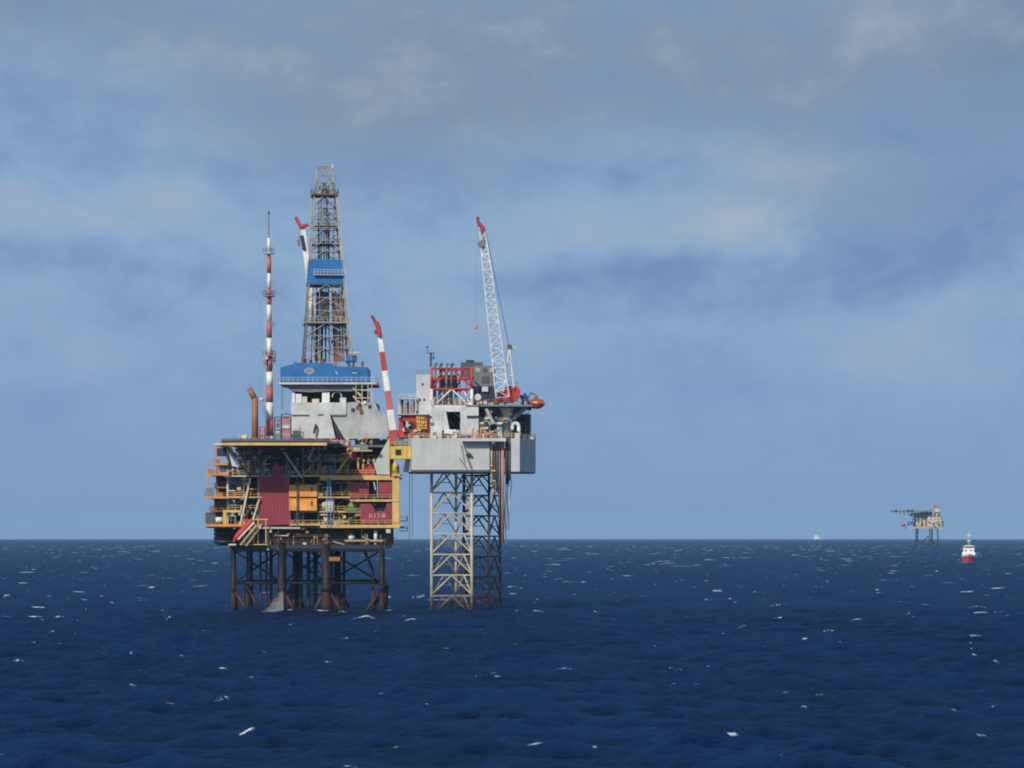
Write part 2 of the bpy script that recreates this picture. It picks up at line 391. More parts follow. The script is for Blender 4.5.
    m1 = nn('ShaderNodeMath'); m1.operation = 'MULTIPLY_ADD'; lk(cra.outputs['Fac'], m1.inputs[0]); m1.inputs[1].default_value = .26; lk(bigr.outputs[0], m1.inputs[2])
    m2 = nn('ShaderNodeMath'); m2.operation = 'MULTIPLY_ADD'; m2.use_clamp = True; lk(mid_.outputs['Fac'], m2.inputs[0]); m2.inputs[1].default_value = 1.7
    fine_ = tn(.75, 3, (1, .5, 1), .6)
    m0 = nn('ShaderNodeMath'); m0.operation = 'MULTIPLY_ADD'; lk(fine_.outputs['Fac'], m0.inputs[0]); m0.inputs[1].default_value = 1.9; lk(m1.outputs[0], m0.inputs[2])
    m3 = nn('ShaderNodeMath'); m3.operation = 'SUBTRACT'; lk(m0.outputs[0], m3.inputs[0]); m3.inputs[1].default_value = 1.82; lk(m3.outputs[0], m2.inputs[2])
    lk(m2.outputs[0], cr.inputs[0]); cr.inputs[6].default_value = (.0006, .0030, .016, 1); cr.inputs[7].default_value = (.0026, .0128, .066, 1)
    fa = nn('ShaderNodeAttribute'); fa.attribute_name = 'foam'
    fn = tn(1.1, 8, (1, .6, 1), .80)
    fm = nn('ShaderNodeMath'); fm.operation = 'MULTIPLY_ADD'; lk(fn.outputs['Fac'], fm.inputs[0]); fm.inputs[1].default_value = 4.0; fm.inputs[2].default_value = -2.40
    fs = nn('ShaderNodeMath'); fs.operation = 'ADD'; lk(fa.outputs['Fac'], fs.inputs[0]); lk(fm.outputs[0], fs.inputs[1])
    fr = nn('ShaderNodeMapRange'); fr.inputs[1].default_value = .05; fr.inputs[2].default_value = .62; lk(fs.outputs[0], fr.inputs[0])
    # foam only where a whitecap was broken
    fx = nn('ShaderNodeMath'); fx.operation = 'MULTIPLY'; lk(fr.outputs[0], fx.inputs[0])
    fg = nn('ShaderNodeMapRange'); fg.inputs[1].default_value = .02; fg.inputs[2].default_value = .25; lk(fa.outputs['Fac'], fg.inputs[0]); lk(fg.outputs[0], fx.inputs[1])
    b1 = tn(.55, 5, (1, 1, 1), .62); b2 = tn(2.2, 4, (1, 1, 1), .6)
    bm = nn('ShaderNodeMath'); bm.operation = 'MULTIPLY_ADD'; lk(b2.outputs['Fac'], bm.inputs[0]); bm.inputs[1].default_value = .22; lk(b1.outputs['Fac'], bm.inputs[2])
    bp = nn('ShaderNodeBump'); bp.inputs['Strength'].default_value = 1.0; bp.inputs['Distance'].default_value = 1.5; lk(bm.outputs[0], bp.inputs['Height'])
    t.nodes.remove(b)
    df = nn('ShaderNodeBsdfDiffuse'); gl = nn('ShaderNodeBsdfGlossy'); gl.inputs['Roughness'].default_value = .24; gl.inputs['Color'].default_value = (.26, .53, .84, 1)
    lk(cr.outputs[2], df.inputs['Color']); lk(bp.outputs[0], df.inputs['Normal']); lk(bp.outputs[0], gl.inputs['Normal'])
    fz = nn('ShaderNodeFresnel'); fz.inputs[0].default_value = 1.333; lk(bp.outputs[0], fz.inputs['Normal'])
    fk = nn('ShaderNodeMath'); fk.operation = 'MULTIPLY'; lk(fz.outputs[0], fk.inputs[0]); fk.inputs[1].default_value = .27
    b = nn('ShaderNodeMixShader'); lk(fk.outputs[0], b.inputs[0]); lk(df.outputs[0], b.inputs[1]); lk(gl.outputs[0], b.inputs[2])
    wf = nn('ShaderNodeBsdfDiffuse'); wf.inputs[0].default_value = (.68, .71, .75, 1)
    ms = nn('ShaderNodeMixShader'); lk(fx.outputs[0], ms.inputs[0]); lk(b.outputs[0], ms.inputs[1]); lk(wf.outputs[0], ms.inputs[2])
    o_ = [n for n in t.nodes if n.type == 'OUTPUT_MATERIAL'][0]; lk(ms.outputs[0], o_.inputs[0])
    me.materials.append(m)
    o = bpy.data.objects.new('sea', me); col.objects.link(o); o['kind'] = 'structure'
    return o
build_sea()

# ------------------------------------------------------------------ production platform
def platform():
    YF, YB = 644.0, 674.0                        # jacket leg rows
    ZC = PZ(545, YF)                             # cellar deck
    X0, X1 = PX(228, 650), PX(392, 650)
    r = thing('production_platform', 'rusty steel production platform with yellow deck beams standing on brown jacket legs', 'oil platform', (PX(310, 658), 658, 0))
    # jacket -------------------------------------------------
    legs = [(233.5, .62), (282, 1.05), (326.5, 1.15), (382, .68)]
    nodez = PZ(588, YF)
    for Y in (YF, YB):
        for i, (px, rad) in enumerate(legs):
            x = PX(px, YF)
            if Y == YB: x = PX(px, YF) + (1.2 if i < 2 else -1.2)
            b = MB(); b.bar((x, Y, -9), (x, Y, ZC + .2), rad * (1.0 if Y == YF else .8), n=14)
            lg = b.build('leg', 'jacket', r, True)
            c = MB(); c.bar((x, Y, nodez - .9), (x, Y, nodez + .9), rad * 1.03, n=14); c.build('joint_can', 'jacket', lg, True)
        xs = [PX(p, YF) for p, _ in legs]
        for a, c_ in zip(xs, xs[1:]):
            MB().bar((a, Y, PZ(583, YF)), (c_, Y, PZ(583, YF)), .27, n=8).build('horizontal_brace', 'jacket', r, True)
            mid = (a + c_) / 2
            for q in (a, c_): MB().bar((q, Y, nodez), (mid, Y, -4.2), .40, n=8).build('diagonal_brace', 'jacket', r, True)
    for a, c_ in zip(legs, legs[1:]):
        for Y in ((YB,) if a[0] < 320 else (YB, YF)):
            for q, w in (((a[0], 583), (c_[0], 550)), ((c_[0], 583), (a[0], 550))): MB().bar(P(*q, YB), P(*w, YB), .24, n=8).build('diagonal_brace', 'navy', r, True)
            break
    for px, _ in legs:
        x = PX(px, YF)
        MB().bar((x, YF, PZ(583, YF)), (x, YB, PZ(583, YF)), .26, n=8).build('horizontal_brace', 'jacket', r, True)
        MB().bar((x, YF, nodez), (x, (YF + YB) / 2, -4.2), .36, n=8).build('diagonal_brace', 'jacket', r, True)
        MB().bar((x, YB, nodez), (x, (YF + YB) / 2, -4.2), .36, n=8).build('diagonal_brace', 'jacket', r, True)
    b = MB(); b.bar(P(362, 546, 646), P(373, 570, 646), .36, n=8); b.bar(P(373, 570, 646), P(373, 640, 646), .33, n=8); b.build('caisson', 'jacket', r, True)
    for px in (247.5, 260.5, 266.5, 271): MB().bar((PX(px, 662), 662, -8), (PX(px, 662), 662, ZC), .25 if px != 271 else .42, n=8).build('conductor', 'navy', r, True)
    for px, rad in ((294, .32), (300.5, .5), (308.5, .42), (315.5, .55), (337.5, .85), (344, .35)):
        MB().bar((PX(px, 658), 658, -8), (PX(px, 658), 658, ZC), rad, n=10).build('conductor', 'jacket' if px > 330 else 'navy', r, True)
    b = MB()
    for (a, c_) in (((309, 594), (325, 572)), ((309, 572), (325, 548)), ((309, 548), (325, 572)), ((309, 572), (325, 572)), ((309, 594), (325, 594))):
        b.pbar(*a, *c_, 660, .14)
    b.build('conductor_guide', 'navy', r)
    MB().pbox(329, 340, 557, 561, 641, 1.6).build('access_landing', 'brown', r)
    # cellar deck and its bracing
    MB().box(PX(230, YF), PX(386, YF), YF - .6, YB + .6, ZC - .9, ZC + .1).build('cellar_deck', 'navy', r)
    MB().box(PX(236, YF), PX(380, YF), YF - .2, YF + .5, PZ(551, YF), PZ(548.5, YF)).build('tie_beam', 'navy', r)
    MB().box(PX(236, YB), PX(384, YB), YB - .2, YB + .5, PZ(552, YB), PZ(549, YB)).build('tie_beam', 'navy', r)
    # decks -----------------------------------------------------
    def deck(px0, px1, py, Y0, Y1=676, th=.35, mat='deck', name='deck'):
        z = PZ(py, Y0); return MB().box(PX(px0, Y0), PX(px1, Y0), Y0, Y1, z - th, z).build(name, mat, r), z
    def edge(px0, px1, py, Y, h, mat, d=.35):     # the painted beam along a deck edge
        return MB().pbox(px0, px1, py - h / 2, py + h / 2, Y - d, d - .005).build('deck_beam', mat, r)
    def rail(px0, px1, py, Y, mat='yellow', h=1.1, back=0, step=1.6):
        z = PZ(py, Y); pts = [(PX(px0, Y), Y, z), (PX(px1, Y), Y, z)]
        if back: pts = [(PX(px0, Y), Y + back, z)] + pts + [(PX(px1, Y), Y + back, z)]
        return MB().rail(pts, h, step).build('railing', mat, r)
    YO = 633.0                                    # overhang of the weather deck
    deck(221, 338, 441, YO, 678, .5)
    edge(222, 327, 444, YO, 2.7, 'yellow'); edge(222, 330, 440.6, YO + .2, 1.6, 'darkgrey', .5)
    b = MB()
    for i in range(80):
        x = 222 + i * 1.3; b.pbar(x, 438 + random.random(), x, 441.5, YO + .1, .10, n=4)
    b.pbar(222, 438.6, 327, 438.6, YO + .1, .06, n=4); b.build('safety_net', 'darkgrey', r)
    deck(330, 391, 445, 648, 678, .5)
    edge(325, 354, 445.5, 646.5, 1.2, 'yellow')
    zf = {}
    for py, Y0, x0, x1 in ((461, 649, 300, 352), (475.5, 646, 224, 397), (497.5, 646, 224, 394), (511, 647, 296, 394), (526.5, 645, 206, 400)):
        zf[py] = deck(x0, x1, py, Y0)[1]
    edge(308, 376, 460.3, 648.6, 1.5, 'yellow'); edge(303, 320, 475.8, 645.8, 1.8, 'yellow'); edge(320, 394, 477.6, 645.6, 4.6, 'yellow'); edge(392, 403, 475.3, 645.4, 1.6, 'yellow')
    edge(232, 300, 476.0, 646.2, 1.3, 'cream'); edge(318, 350, 497.3, 645.8, 1.6, 'yellow'); edge(350, 399, 500.5, 645.2, 2.0, 'yellow')
    edge(228, 262, 497.2, 645.8, 1.4, 'yellow'); edge(300, 362, 511.6, 646.8, 1.5, 'yellow')
    edge(206, 254, 525.3, 644.6, 2.6, 'orange'); edge(290, 320, 524.6, 644.6, 1.8, 'yellow'); edge(320, 400, 526.3, 644.4, 3.2, 'yellow')
    edge(255, 300, 528, 644.4, 1.5, 'cream')
    for a in ((308, 376, 460.3, 648.4), (303, 394, 475, 645.2), (318, 350, 496.6, 645.4), (350, 398, 499.5, 645), (300, 360, 511, 646.4), (290, 400, 525, 644.2), (228, 258, 496.8, 645.4), (228, 258, 510, 646)): rail(*a)
    rail(232, 300, 475.5, 646, 'cream')
    # back wall of the process decks, with the columns that carry the decks
    b = MB(); b.box(PX(229, 650), PX(391, 650), 664, 664.4, ZC, PZ(446, 646)); b.build('bulkhead', 'midgrey', r)
    for px in (229, 244, 258.5, 303, 318.5, 348.5, 362):
        MB().box(PX(px, 650) - .22, PX(px, 650) + .22, 650, 650.5, ZC, PZ(447, 645)).build('column', 'cream' if px < 300 else 'yellow', r)
    b = MB(); b.pbox(392.3, 399.3, 478, 526, 645, 1.6); b.build('corner_post', 'brightyellow' if 0 else 'yellow', r)
    # weather deck struts
    for a, c_, m_ in (((226.5, 446), (250, 476), 'brown'), ((284, 452), (302, 478), 'cream'), ((250.5, 478), (240, 527), 'cream'), ((259.5, 499), (250, 530), 'cream'), ((352, 452), (337, 473), 'yellow'), ((351, 449), (341, 461), 'orange'), ((314, 447), (308, 460), 'cream')):
        Y0 = YO + 1 if a[1] < 448 and a[0] < 240 else 645
        MB().bar(P(*a, Y0), P(*c_, 645), .26, n=6).build('strut', m_, r)
    b = MB(); b.pprism([(227.5, 446.5), (231, 446.5), (239.5, 464), (238, 467), (232, 466)], 638, .3); b.build('wind_screen', 'palegrey', r)
    # maroon fire wall
    b = MB(); b.pprism([(259, 476), (272, 476), (272, 466), (284, 466), (284, 476), (289.5, 476), (291, 524.5), (259, 525.5)], 645.55, .5)
    for i in range(9): b.pbox(260 + i * 3.3, 260.5 + i * 3.3, 478, 524, 645.45, .09)
    b.build('fire_wall', 'maroon', r)
    for px in (263.5, 286.5): MB().pbox(px - 2.5, px + 2.5, 466, 475, 648, 2).build('cabinet', 'midgrey', r)
    # maroon cladding on the right, broken by dark openings
    b = MB(); b.pprism([(350, 482.5), (368.8, 482.5), (368.8, 497.5), (350, 498.5)], 645.4, .4); b.build('fire_wall', 'maroon', r)
    b = MB(); b.pprism([(378.5, 482.3), (392, 482), (392, 498.3), (378.5, 497.5)], 645.4, .4); b.build('fire_wall', 'maroon', r)
    b = MB(); b.pprism([(360.5, 504), (371, 504), (373.6, 507), (375.5, 512.3), (384.5, 512.3), (385.5, 507), (387, 503), (392, 503), (392, 523.3), (360.5, 523.3)], 645.4, .4)
    pnl = b.build('fire_wall', 'maroon', r, label='lowest maroon wall panel with cream lettering')
    txt('K12-B', P(368.8, 517.8, 645.3), 1.04, 'fadedcream', pnl, 3.8)
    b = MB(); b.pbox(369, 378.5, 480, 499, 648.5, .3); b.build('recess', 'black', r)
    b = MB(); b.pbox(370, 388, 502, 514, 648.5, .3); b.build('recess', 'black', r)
    b = MB(); b.pbar(377.5, 480, 377.5, 497, 645.3, .09); b.pbar(374, 482, 375.5, 490, 645.2, .16); b.build('pipe', 'palegrey', r)
    # left end balconies
    def balcony(px0, px1, py, Y, h, mat, back):
        z = PZ(py, Y); MB().box(PX(px0, Y), PX(px1, Y), Y, Y + back, z - .25, z).build('balcony_floor', 'deck', r)
        edge(px0, px1, py, Y, h, mat); MB().rail([(PX(px0, Y), Y + back, z), (PX(px0, Y), Y, z), (PX(px1, Y), Y, z)], 1.1, 1.2).build('railing', mat, r)
    balcony(214.5, 228, 464.2, 648, 2.0, 'orange', 12); balcony(208, 229, 474.4, 647, 2.4, 'orange', 14)
    balcony(205, 240, 497.4, 646, 2.2, 'orange', 16); balcony(214.5, 229, 487.5, 650, 1.2, 'brown', 10); balcony(210, 229, 511, 648, 1.0, 'brown', 12)
    for px, a, c_, Y, m_ in ((215.5, 443, 475, 648, 'orange'), (207.6, 461, 497, 646.6, 'orange'), (227.5, 446, 526, 649, 'cream'), (217.5, 460, 526, 656, 'brown')):
        MB().box(PX(px, Y) - .2, PX(px, Y) + .2, Y, Y + .4, PZ(c_, Y), PZ(a, Y)).build('column', m_, r)
    MB().box(PX(214.5, 640), PX(222, 640), 640, 660, PZ(445.4, 640), PZ(443, 640)).build('deck_beam', 'cream', r)
    MB().pbox(205.5, 213.5, 488, 496, 645.6, .25).build('wind_screen', 'midgrey', r)
    MB().pbox(216, 222, 493, 496.6, 646.2, 2).build('cabinet', 'orange', r); MB().pbox(208, 212, 493.5, 496.6, 646.2, 2).build('cabinet', 'orange', r)
    MB().pbox(216, 228, 476, 497, 658, 3).build('cabinet', 'navy', r); MB().pbox(217, 228, 448, 456, 655, 3).build('cabinet', 'navy', r)
    MB().pbox(214, 230, 499, 512, 656, 4).build('cabinet', 'midgrey', r)
    MB().pbox(219, 226, 466, 472, 652, 2).build('cabinet', 'palegrey', r)
    MB().pbox(205.5, 222, 512.5, 524, 656, 4).build('cabinet', 'darkgrey', r)
    MB().lathe(P(216, 520, 647), (1, 0, 0), [(.0, -.1), (.7, 0), (.7, 1.5), (0, 1.6)]).build('vessel', 'white', r, True)
    b = MB(); b.pbox(223, 226.5, 510, 524, 645, 1); b.pbox(226.5, 241, 510, 512.4, 645, 1); b.build('pipe_frame', 'brightyellow', r)
    # grey tank and process vessels, pipes: the bays behind the deck edges
    MB().lathe((PX(238, 654), 654, zf[497.5]), (0, 0, 1), [(1.9, 0), (1.9, 4.6), (1.2, 5.1), (.1, 5.2)], 20).build('vessel', 'grey', r, True)
    MB().lathe((PX(232, 652), 652, zf[475.5]), (0, 0, 1), [(1.0, 0), (1.0, 3.8), (.5, 4.2), (.05, 4.3)], 16).build('vessel', 'palegrey', r, True)
    MB().ball(P(242, 491.5, 648), .55).build('gauge', 'white', r, True)
    pal = ['midgrey', 'darkgrey', 'grey', 'brown', 'navy', 'cream', 'palegrey', 'rust', 'darkgrey', 'midgrey']
    rnd = random.Random(11)
    pal2 = ['yellow', 'orange', 'yellow', 'cream', 'yellow', 'cream', 'palegrey', 'midgrey', 'brown', 'yellow', 'rust', 'darkgrey', 'paleblue', 'grey', 'black', 'white', 'navy', 'cream', 'darkgrey', 'yellow']
    bays = [(231, 258, 446, 475), (292, 349, 462, 475), (301, 349, 478, 497), (352, 392, 478, 499), (318, 360, 498, 511), (292, 362, 512, 526), (229, 258, 477, 497), (228, 256, 498, 511), (228, 258, 512, 526), (240, 300, 446, 475), (300, 345, 446, 460)]
    npipe = ncab = nves = 0
    for (a, c_, t0, t1) in bays:
        n = int((c_ - a) / 5.5) + 1
        for i in range(n):
            Y = rnd.uniform(649, 660); px = rnd.uniform(a, c_); zb = PZ(t1, 646); hh = (t1 - t0) * .23
            kind = rnd.random()
            if kind < .34:
                x = PX(px, Y); b = MB(); h_ = hh * rnd.uniform(.6, .95); q = rnd.choice((-1, 1)) * rnd.uniform(.8, 3)
                b.tube([(x, Y, zb), (x, Y, zb + h_), (x + q, Y, zb + h_), (x + q, Y, zb + h_ * rnd.uniform(0, .6))], rnd.uniform(.09, .2), 6); b.build('pipe', rnd.choice(pal), r); npipe += 1
            elif kind < .55:
                w = rnd.uniform(.5, 1.5); MB().box(PX(px, Y) - w, PX(px, Y) + w, Y, Y + 1.5, zb, zb + hh * rnd.uniform(.3, .7)).build('cabinet', rnd.choice(pal), r)
            elif kind < .75:
                rr_ = rnd.uniform(.35, .8); h_ = hh * rnd.uniform(.4, .8)
                MB().lathe((PX(px, Y), Y, zb), (0, 0, 1), [(rr_, 0), (rr_, h_ - .3), (rr_ * .6, h_ - .05), (.03, h_)], 12).build('vessel', rnd.choice(pal), r, True)
            else:
                z_ = zb + hh * rnd.uniform(.5, .93); w = rnd.uniform(2, 6)
                MB().bar((PX(px, Y) - w, Y, z_), (PX(px, Y) + w, Y, z_), rnd.uniform(.09, .2), n=6).build('pipe', rnd.choice(pal), r)
    # posts, trays, fittings crowding the deck edges
    for (x0, x1, t0, t1) in ((229, 258, 447, 475), (292, 303, 477, 525), (303, 350, 447, 475), (318, 350, 478, 497), (317, 360, 499, 525), (229, 258, 478, 525), (352, 378, 500, 503), (240, 300, 447, 475), (320, 392, 512, 526)):
        area = (x1 - x0) * (t1 - t0); n = int(area / 22) + 3
        for i in range(n):
            px, py = rnd.uniform(x0, x1), rnd.uniform(t0, t1); Y = rnd.uniform(645.6, 650); k_ = rnd.random(); c_ = rnd.choice(pal2)
            if k_ < .22: MB().bar(P(px, t1 - .5, Y), P(px, max(t0, t1 - rnd.uniform(6, 20)), Y), rnd.uniform(.06, .14)).build('post', c_, r)
            elif k_ < .42: MB().pbox(px - rnd.uniform(2, 6), px + rnd.uniform(2, 6), py, py + rnd.uniform(.5, 1.2), Y, .6).build('cable_tray', c_, r)
            elif k_ < .60: MB().pbar(px, py, px + rnd.uniform(-7, 7), py + rnd.uniform(4, 9), Y, rnd.uniform(.06, .12)).build('tie', c_, r)
            else: MB().pbox(px - rnd.uniform(.6, 2), px + rnd.uniform(.6, 2), py, py + rnd.uniform(1.2, 4), Y, 1).build('fitting', c_, r)
    # cross bracing and stairs seen behind the front
    b = MB(); b.pbar(291, 478, 300, 462, 652, .13); b.pbar(291, 462, 300, 478, 652, .13); b.build('cross_brace', 'midgrey', r)
    for (a, c_) in (((329, 511), (346, 498)), ((303, 475), (316, 461)), ((228, 511), (243, 498)), ((345, 526), (358, 512))):
        A, B = P(*a, 650), P(*c_, 650); b = MB(); b.beam(A, B, .2, .25); b.beam(A + Vector((0, 1, 0)), B + Vector((0, 1, 0)), .2, .25)
        for i in range(9): p_ = A.lerp(B, (i + .5) / 9); b.box(p_.x - .15, p_.x + .15, p_.y, p_.y + 1, p_.z - .04, p_.z + .04)
        b.build('stair', 'cream', r)
    b = MB()
    for px in (327.2, 330.8): b.pbar(px, 478, px, 528, 644, .12)
    for i in range(17): b.pbar(327.2, 479 + i * 3, 330.8, 479 + i * 3, 644, .06)
    b.build('ladder', 'paleblue', r)
    # clutter of the weather deck edge at the right
    b = MB()
    for i in range(11):
        x = 312 + i * 3.6; b.pbar(x, 438, x + (2.2 if i % 2 else 0), 446, 646, .12, n=5)
    b.pbar(312, 441, 351, 441, 646, .12); b.pbar(312, 445.3, 351, 445.3, 646, .14); b.build('pipe_rack', 'fadedred', r)
    for px, w, t0, m_ in ((316, 2, 440, 'pink'), (324, 2.4, 440.5, 'white'), (333, 3.4, 440, 'white'), (341, 2, 440.8, 'brown'), (347.6, 1.3, 437.5, 'white')): MB().pbox(px - w, px + w, t0, 445, 647.6, 1.2).build('cabinet', m_, r)
    for i in range(40):
        px, py = rnd.uniform(308, 373), rnd.uniform(438.5, 448); Y = rnd.uniform(640, 645.5); c_ = rnd.choice(['cream', 'fadedred', 'white', 'pink', 'brown', 'palegrey', 'teal', 'yellow', 'rust', 'midgrey'])
        if rnd.random() < .5: MB().pbox(px - rnd.uniform(.5, 2.2), px + rnd.uniform(.5, 2.2), py, py + rnd.uniform(.8, 2.6), Y, .8).build('deck_edge_fitting', c_, r)
        else: MB().pbar(px, py, px + rnd.uniform(-6, 6), py + rnd.uniform(-3, 4), Y, rnd.uniform(.07, .14)).build('deck_edge_pipe', c_, r)
    b = MB(); b.pprism([(388.5, 439), (389, 474.5), (377, 474.5), (374, 464)], 645, .8); b.build('lit_wall_patch', 'hullgrey', r)  # paler plate cut to the sunlit triangle of the wall
    MB().pbox(355, 388, 440, 475, 655, .4).build('bulkhead', 'navy', r)  # dark sheet for the shaded rest of that wall
    MB().pbox(388.6, 389.8, 438, 475, 644.4, .4).build('column', 'brightyellow', r)
    # under-deck girders
    for px0, px1, t0, t1, m_ in ((258, 292, 530, 543, 'navy'), (292, 345, 531, 542, 'black'), (345, 352, 530, 543, 'rust'), (384, 391, 529, 546, 'rust')):
        MB().pbox(px0, px1, t0, t1, 649, 1.0, ZC).build('girder', m_, r)
    MB().box(PX(293, 648), PX(330, 648), 648.4, 648.9, PZ(537, 648), PZ(534, 648)).build('pipe', 'orange', r)
    MB().bar(P(345, 540.8, 645.2), P(386, 540.8, 645.2), .15).build('pipe', 'cream', r)
    MB().rail([(PX(255, 643.6), 643.6, ZC + .1), (PX(385, 643.6), 643.6, ZC + .1)], 1.1, 1.8).build('railing', 'rust', r)
    MB().ball((PX(351.5, 647), 647, PZ(537.2, 647)), .85).build('vessel', 'white', r, True)
    MB().lathe((PX(375.7, 646), 646, ZC), (0, 0, 1), [(.42, 0), (.42, 3.2), (.1, 3.5)]).build('vessel', 'white', r, True)
    MB().lathe((PX(340, 650), 650, zf[526.5]), (0, 0, 1), [(1.7, 0), (1.6, 1.2), (.6, 2.9), (.1, 3)], 16).build('vessel', 'cream', r, True)
    MB().lathe((PX(325.5, 651), 651, zf[475.5]), (0, 0, 1), [(1.15, 0), (1.0, .8), (.4, 2.4), (.05, 2.6)], 14).build('vessel', 'palegrey', r, True)
    for px in (268, 278): b = MB(); b.pbar(px, 531, px, 549, 643.4, .13); b.pbox(px - 1, px + 1, 548, 550, 643.2, .5); b.build('pipe', 'palegrey' if px == 268 else 'darkgrey', r)
    for i in range(44):
        px, py = rnd.uniform(256, 390), rnd.uniform(529, 543); Y = rnd.uniform(643.4, 648); k_ = rnd.random(); c_ = rnd.choice(['cream', 'rust', 'brown', 'midgrey', 'palegrey', 'orange', 'darkgrey', 'navy', 'yellow', 'grey'])
        if k_ < .35: MB().bar((PX(px, Y), Y, ZC), (PX(px, Y), Y, ZC + rnd.uniform(1.2, 3.6)), rnd.uniform(.06, .14)).build('stanchion', c_, r)
        elif k_ < .65: MB().pbar(px, py, px + rnd.uniform(-12, 12), py + rnd.choice([0, 0, 0, 3]), Y, rnd.uniform(.07, .16)).build('under_deck_pipe', c_, r)
        else: MB().pbox(px - rnd.uniform(.7, 2.4), px + rnd.uniform(.7, 2.4), py, py + rnd.uniform(1.2, 4), Y, 1).build('under_deck_fitting', c_, r)
    # little landings outboard at the right end
    for py in (520.5, 530.5):
        z = PZ(py, 648); MB().box(PX(399.5, 648), PX(407, 648), 648, 652, z - .2, z).build('balcony_floor', 'rust', r); MB().rail([(PX(399.5, 648), 648, z), (PX(407, 648), 648, z), (PX(407, 648), 652, z)], 1.0, 1.0).build('railing', 'brown', r)
    b = MB()
    for i in range(4): b.bar(P(214, 530 + i * 4, 648), P(233, 530 + i * 4, 648), .42, n=10)
    b.build('hose_bundle', 'black', r, True); MB().pbox(216, 234, 529, 545.5, 650, 8).build('girder', 'navy', r)
    MB().bar(P(219, 526.4, 646), P(240, 526.4, 646), .2).build('pipe', 'palegrey', r)
    return r
def txt(s, loc, size, mat, parent, width=None):
    cu = bpy.data.curves.new('lettering', 'FONT'); cu.body = s; cu.size = size * 1.4; cu.extrude = .03
    o = bpy.data.objects.new('lettering_src', cu); col.objects.link(o)
    bpy.context.view_layer.update()
    dg = bpy.context.evaluated_depsgraph_get(); me = bpy.data.meshes.new_from_object(o.evaluated_get(dg))
    bpy.data.objects.remove(o)
    n = bpy.data.objects.new('lettering', me); col.objects.link(n)
    me.materials.clear(); me.materials.append(M[mat]); me.transform(Matrix.Rotation(R(90), 4, 'X'))
    if width:
        xs = [v.co.x for v in me.vertices]; k_ = width / (max(xs) - min(xs)); me.transform(Matrix.Diagonal((k_, 1, 1, 1)))
    off = Vector((0, 0, 0)); q = parent
    while q is not None: off += q.location; q = q.parent
    n.location = Vector(loc) - off; n.parent = parent
    return n
PLAT = platform()
TOPZ = PZ(441, 633)

# loose equipment on the platform
def container(px0, px1, py0, py1, Y, label):
    r = thing('cargo_container', label, 'container', (PX((px0 + px1) / 2, Y), Y, PZ(py1, Y)), 'orange containers stacked on the platform')
    b = MB(); b.pbox(px0, px1, py0 + .3, py1, Y, 2.6)
    n = 22
    for i in range(n):
        x = px0 + .9 + (px1 - px0 - 1.8) * i / (n - 1); b.pbox(x - .22, x + .22, py0 + 1, py1 - .7, Y - .05, .06)
    b.build('body', 'boxorange', r)
    b = MB()
    for x in (px0 + .3, px1 - .3): b.pbox(x - .45, x + .45, py0, py1 + .05, Y - .12, .2)
    for y in (py0 + .35, py1 - .35): b.pbox(px0, px1, y - .35, y + .35, Y - .1, .18)
    b.build('frame', 'boxorange', r)
    d = MB().pbox(px1 - 5.6, px1 - 4.2, py0 + 2.4, py1 - 5, Y - .16, .12).build('vent', 'black', r)
    return r
container(289.3, 316.6, 484.8, 496.6, 645.2, 'orange steel container on top of the other one, right of the tall maroon wall')
container(289.3, 316.6, 498.4, 510.4, 645.2, 'orange steel container at the bottom of the pair, under the other orange one')
r = thing('container_post', 'thin dark upright post standing in front of the two orange containers', 'post', P(297.3, 524, 644.6))
MB().bar(P(297.3, 525, 644.6), P(297.3, 477, 644.6), .16, n=8).build('shaft', 'darkgrey', r); MB().pbox(296.3, 298.3, 523.6, 525, 644.2, .8).build('foot', 'darkgrey', r)

def simple(name, label, cat, loc, parts, group=None):
    r = thing(name, label, cat, loc, group)
    for nm, mb, mt, sm in parts: mb.build(nm, mt, r, sm)
    return r
# red generator set with five pale stacks
Yg = 646.6
g0 = MB().pbox(353.5, 366, 469.5, 475, Yg, 3.2); g1 = MB().pbox(364.8, 374.8, 463.5, 474.8, Yg - .6, 3.6)
gen = simple('generator', 'red generator housing with pale exhaust stacks on the upper right deck', 'generator', P(364, 475, Yg), [('housing', g0, 'red', False), ('engine_cover', g1, 'red', False)])
for px, t0 in ((358.3, 457.5), (363.2, 460), (368.6, 459.8), (373.6, 459.4), (378.5, 460.2)):
    b = MB(); b.pbar(px, 474 if px < 376 else 466, px, t0 + 1.5, Yg + .3, .26, n=8); b.pbar(px, t0 + 1.6, px + 1.2, t0, Yg + .3, .32, n=8); b.build('exhaust_stack', 'yellow' if px < 366 else 'cream', gen, True)
simple('control_cabin', 'small red cabin hanging under the teal box beside orange struts', 'cabin', P(350, 461, 647), [('wall', MB().pbox(345.5, 356.5, 449.5, 460, 647, 3), 'red', False), ('door', MB().pbox(347.5, 350, 453, 460, 646.9, .08), 'darkgrey', False)])
simple('tool_basket', 'teal steel cargo basket on a yellow base below the grey drilling house', 'basket', P(360, 450, 645),
       [('body', MB().pbox(351.5, 368, 444.6, 449.6, 645, 2.4), 'teal', False), ('base', MB().pbox(350, 372, 449.8, 451.4, 644.8, 2.8), 'yellow', False), ('lifting_frame', MB().pbar(361, 444.5, 363.5, 438.5, 645.4, .12).pbar(365, 444.5, 367, 438.5, 645.4, .12).pbar(363.5, 438.7, 367, 438.7, 645.4, .12), 'orange', False)])
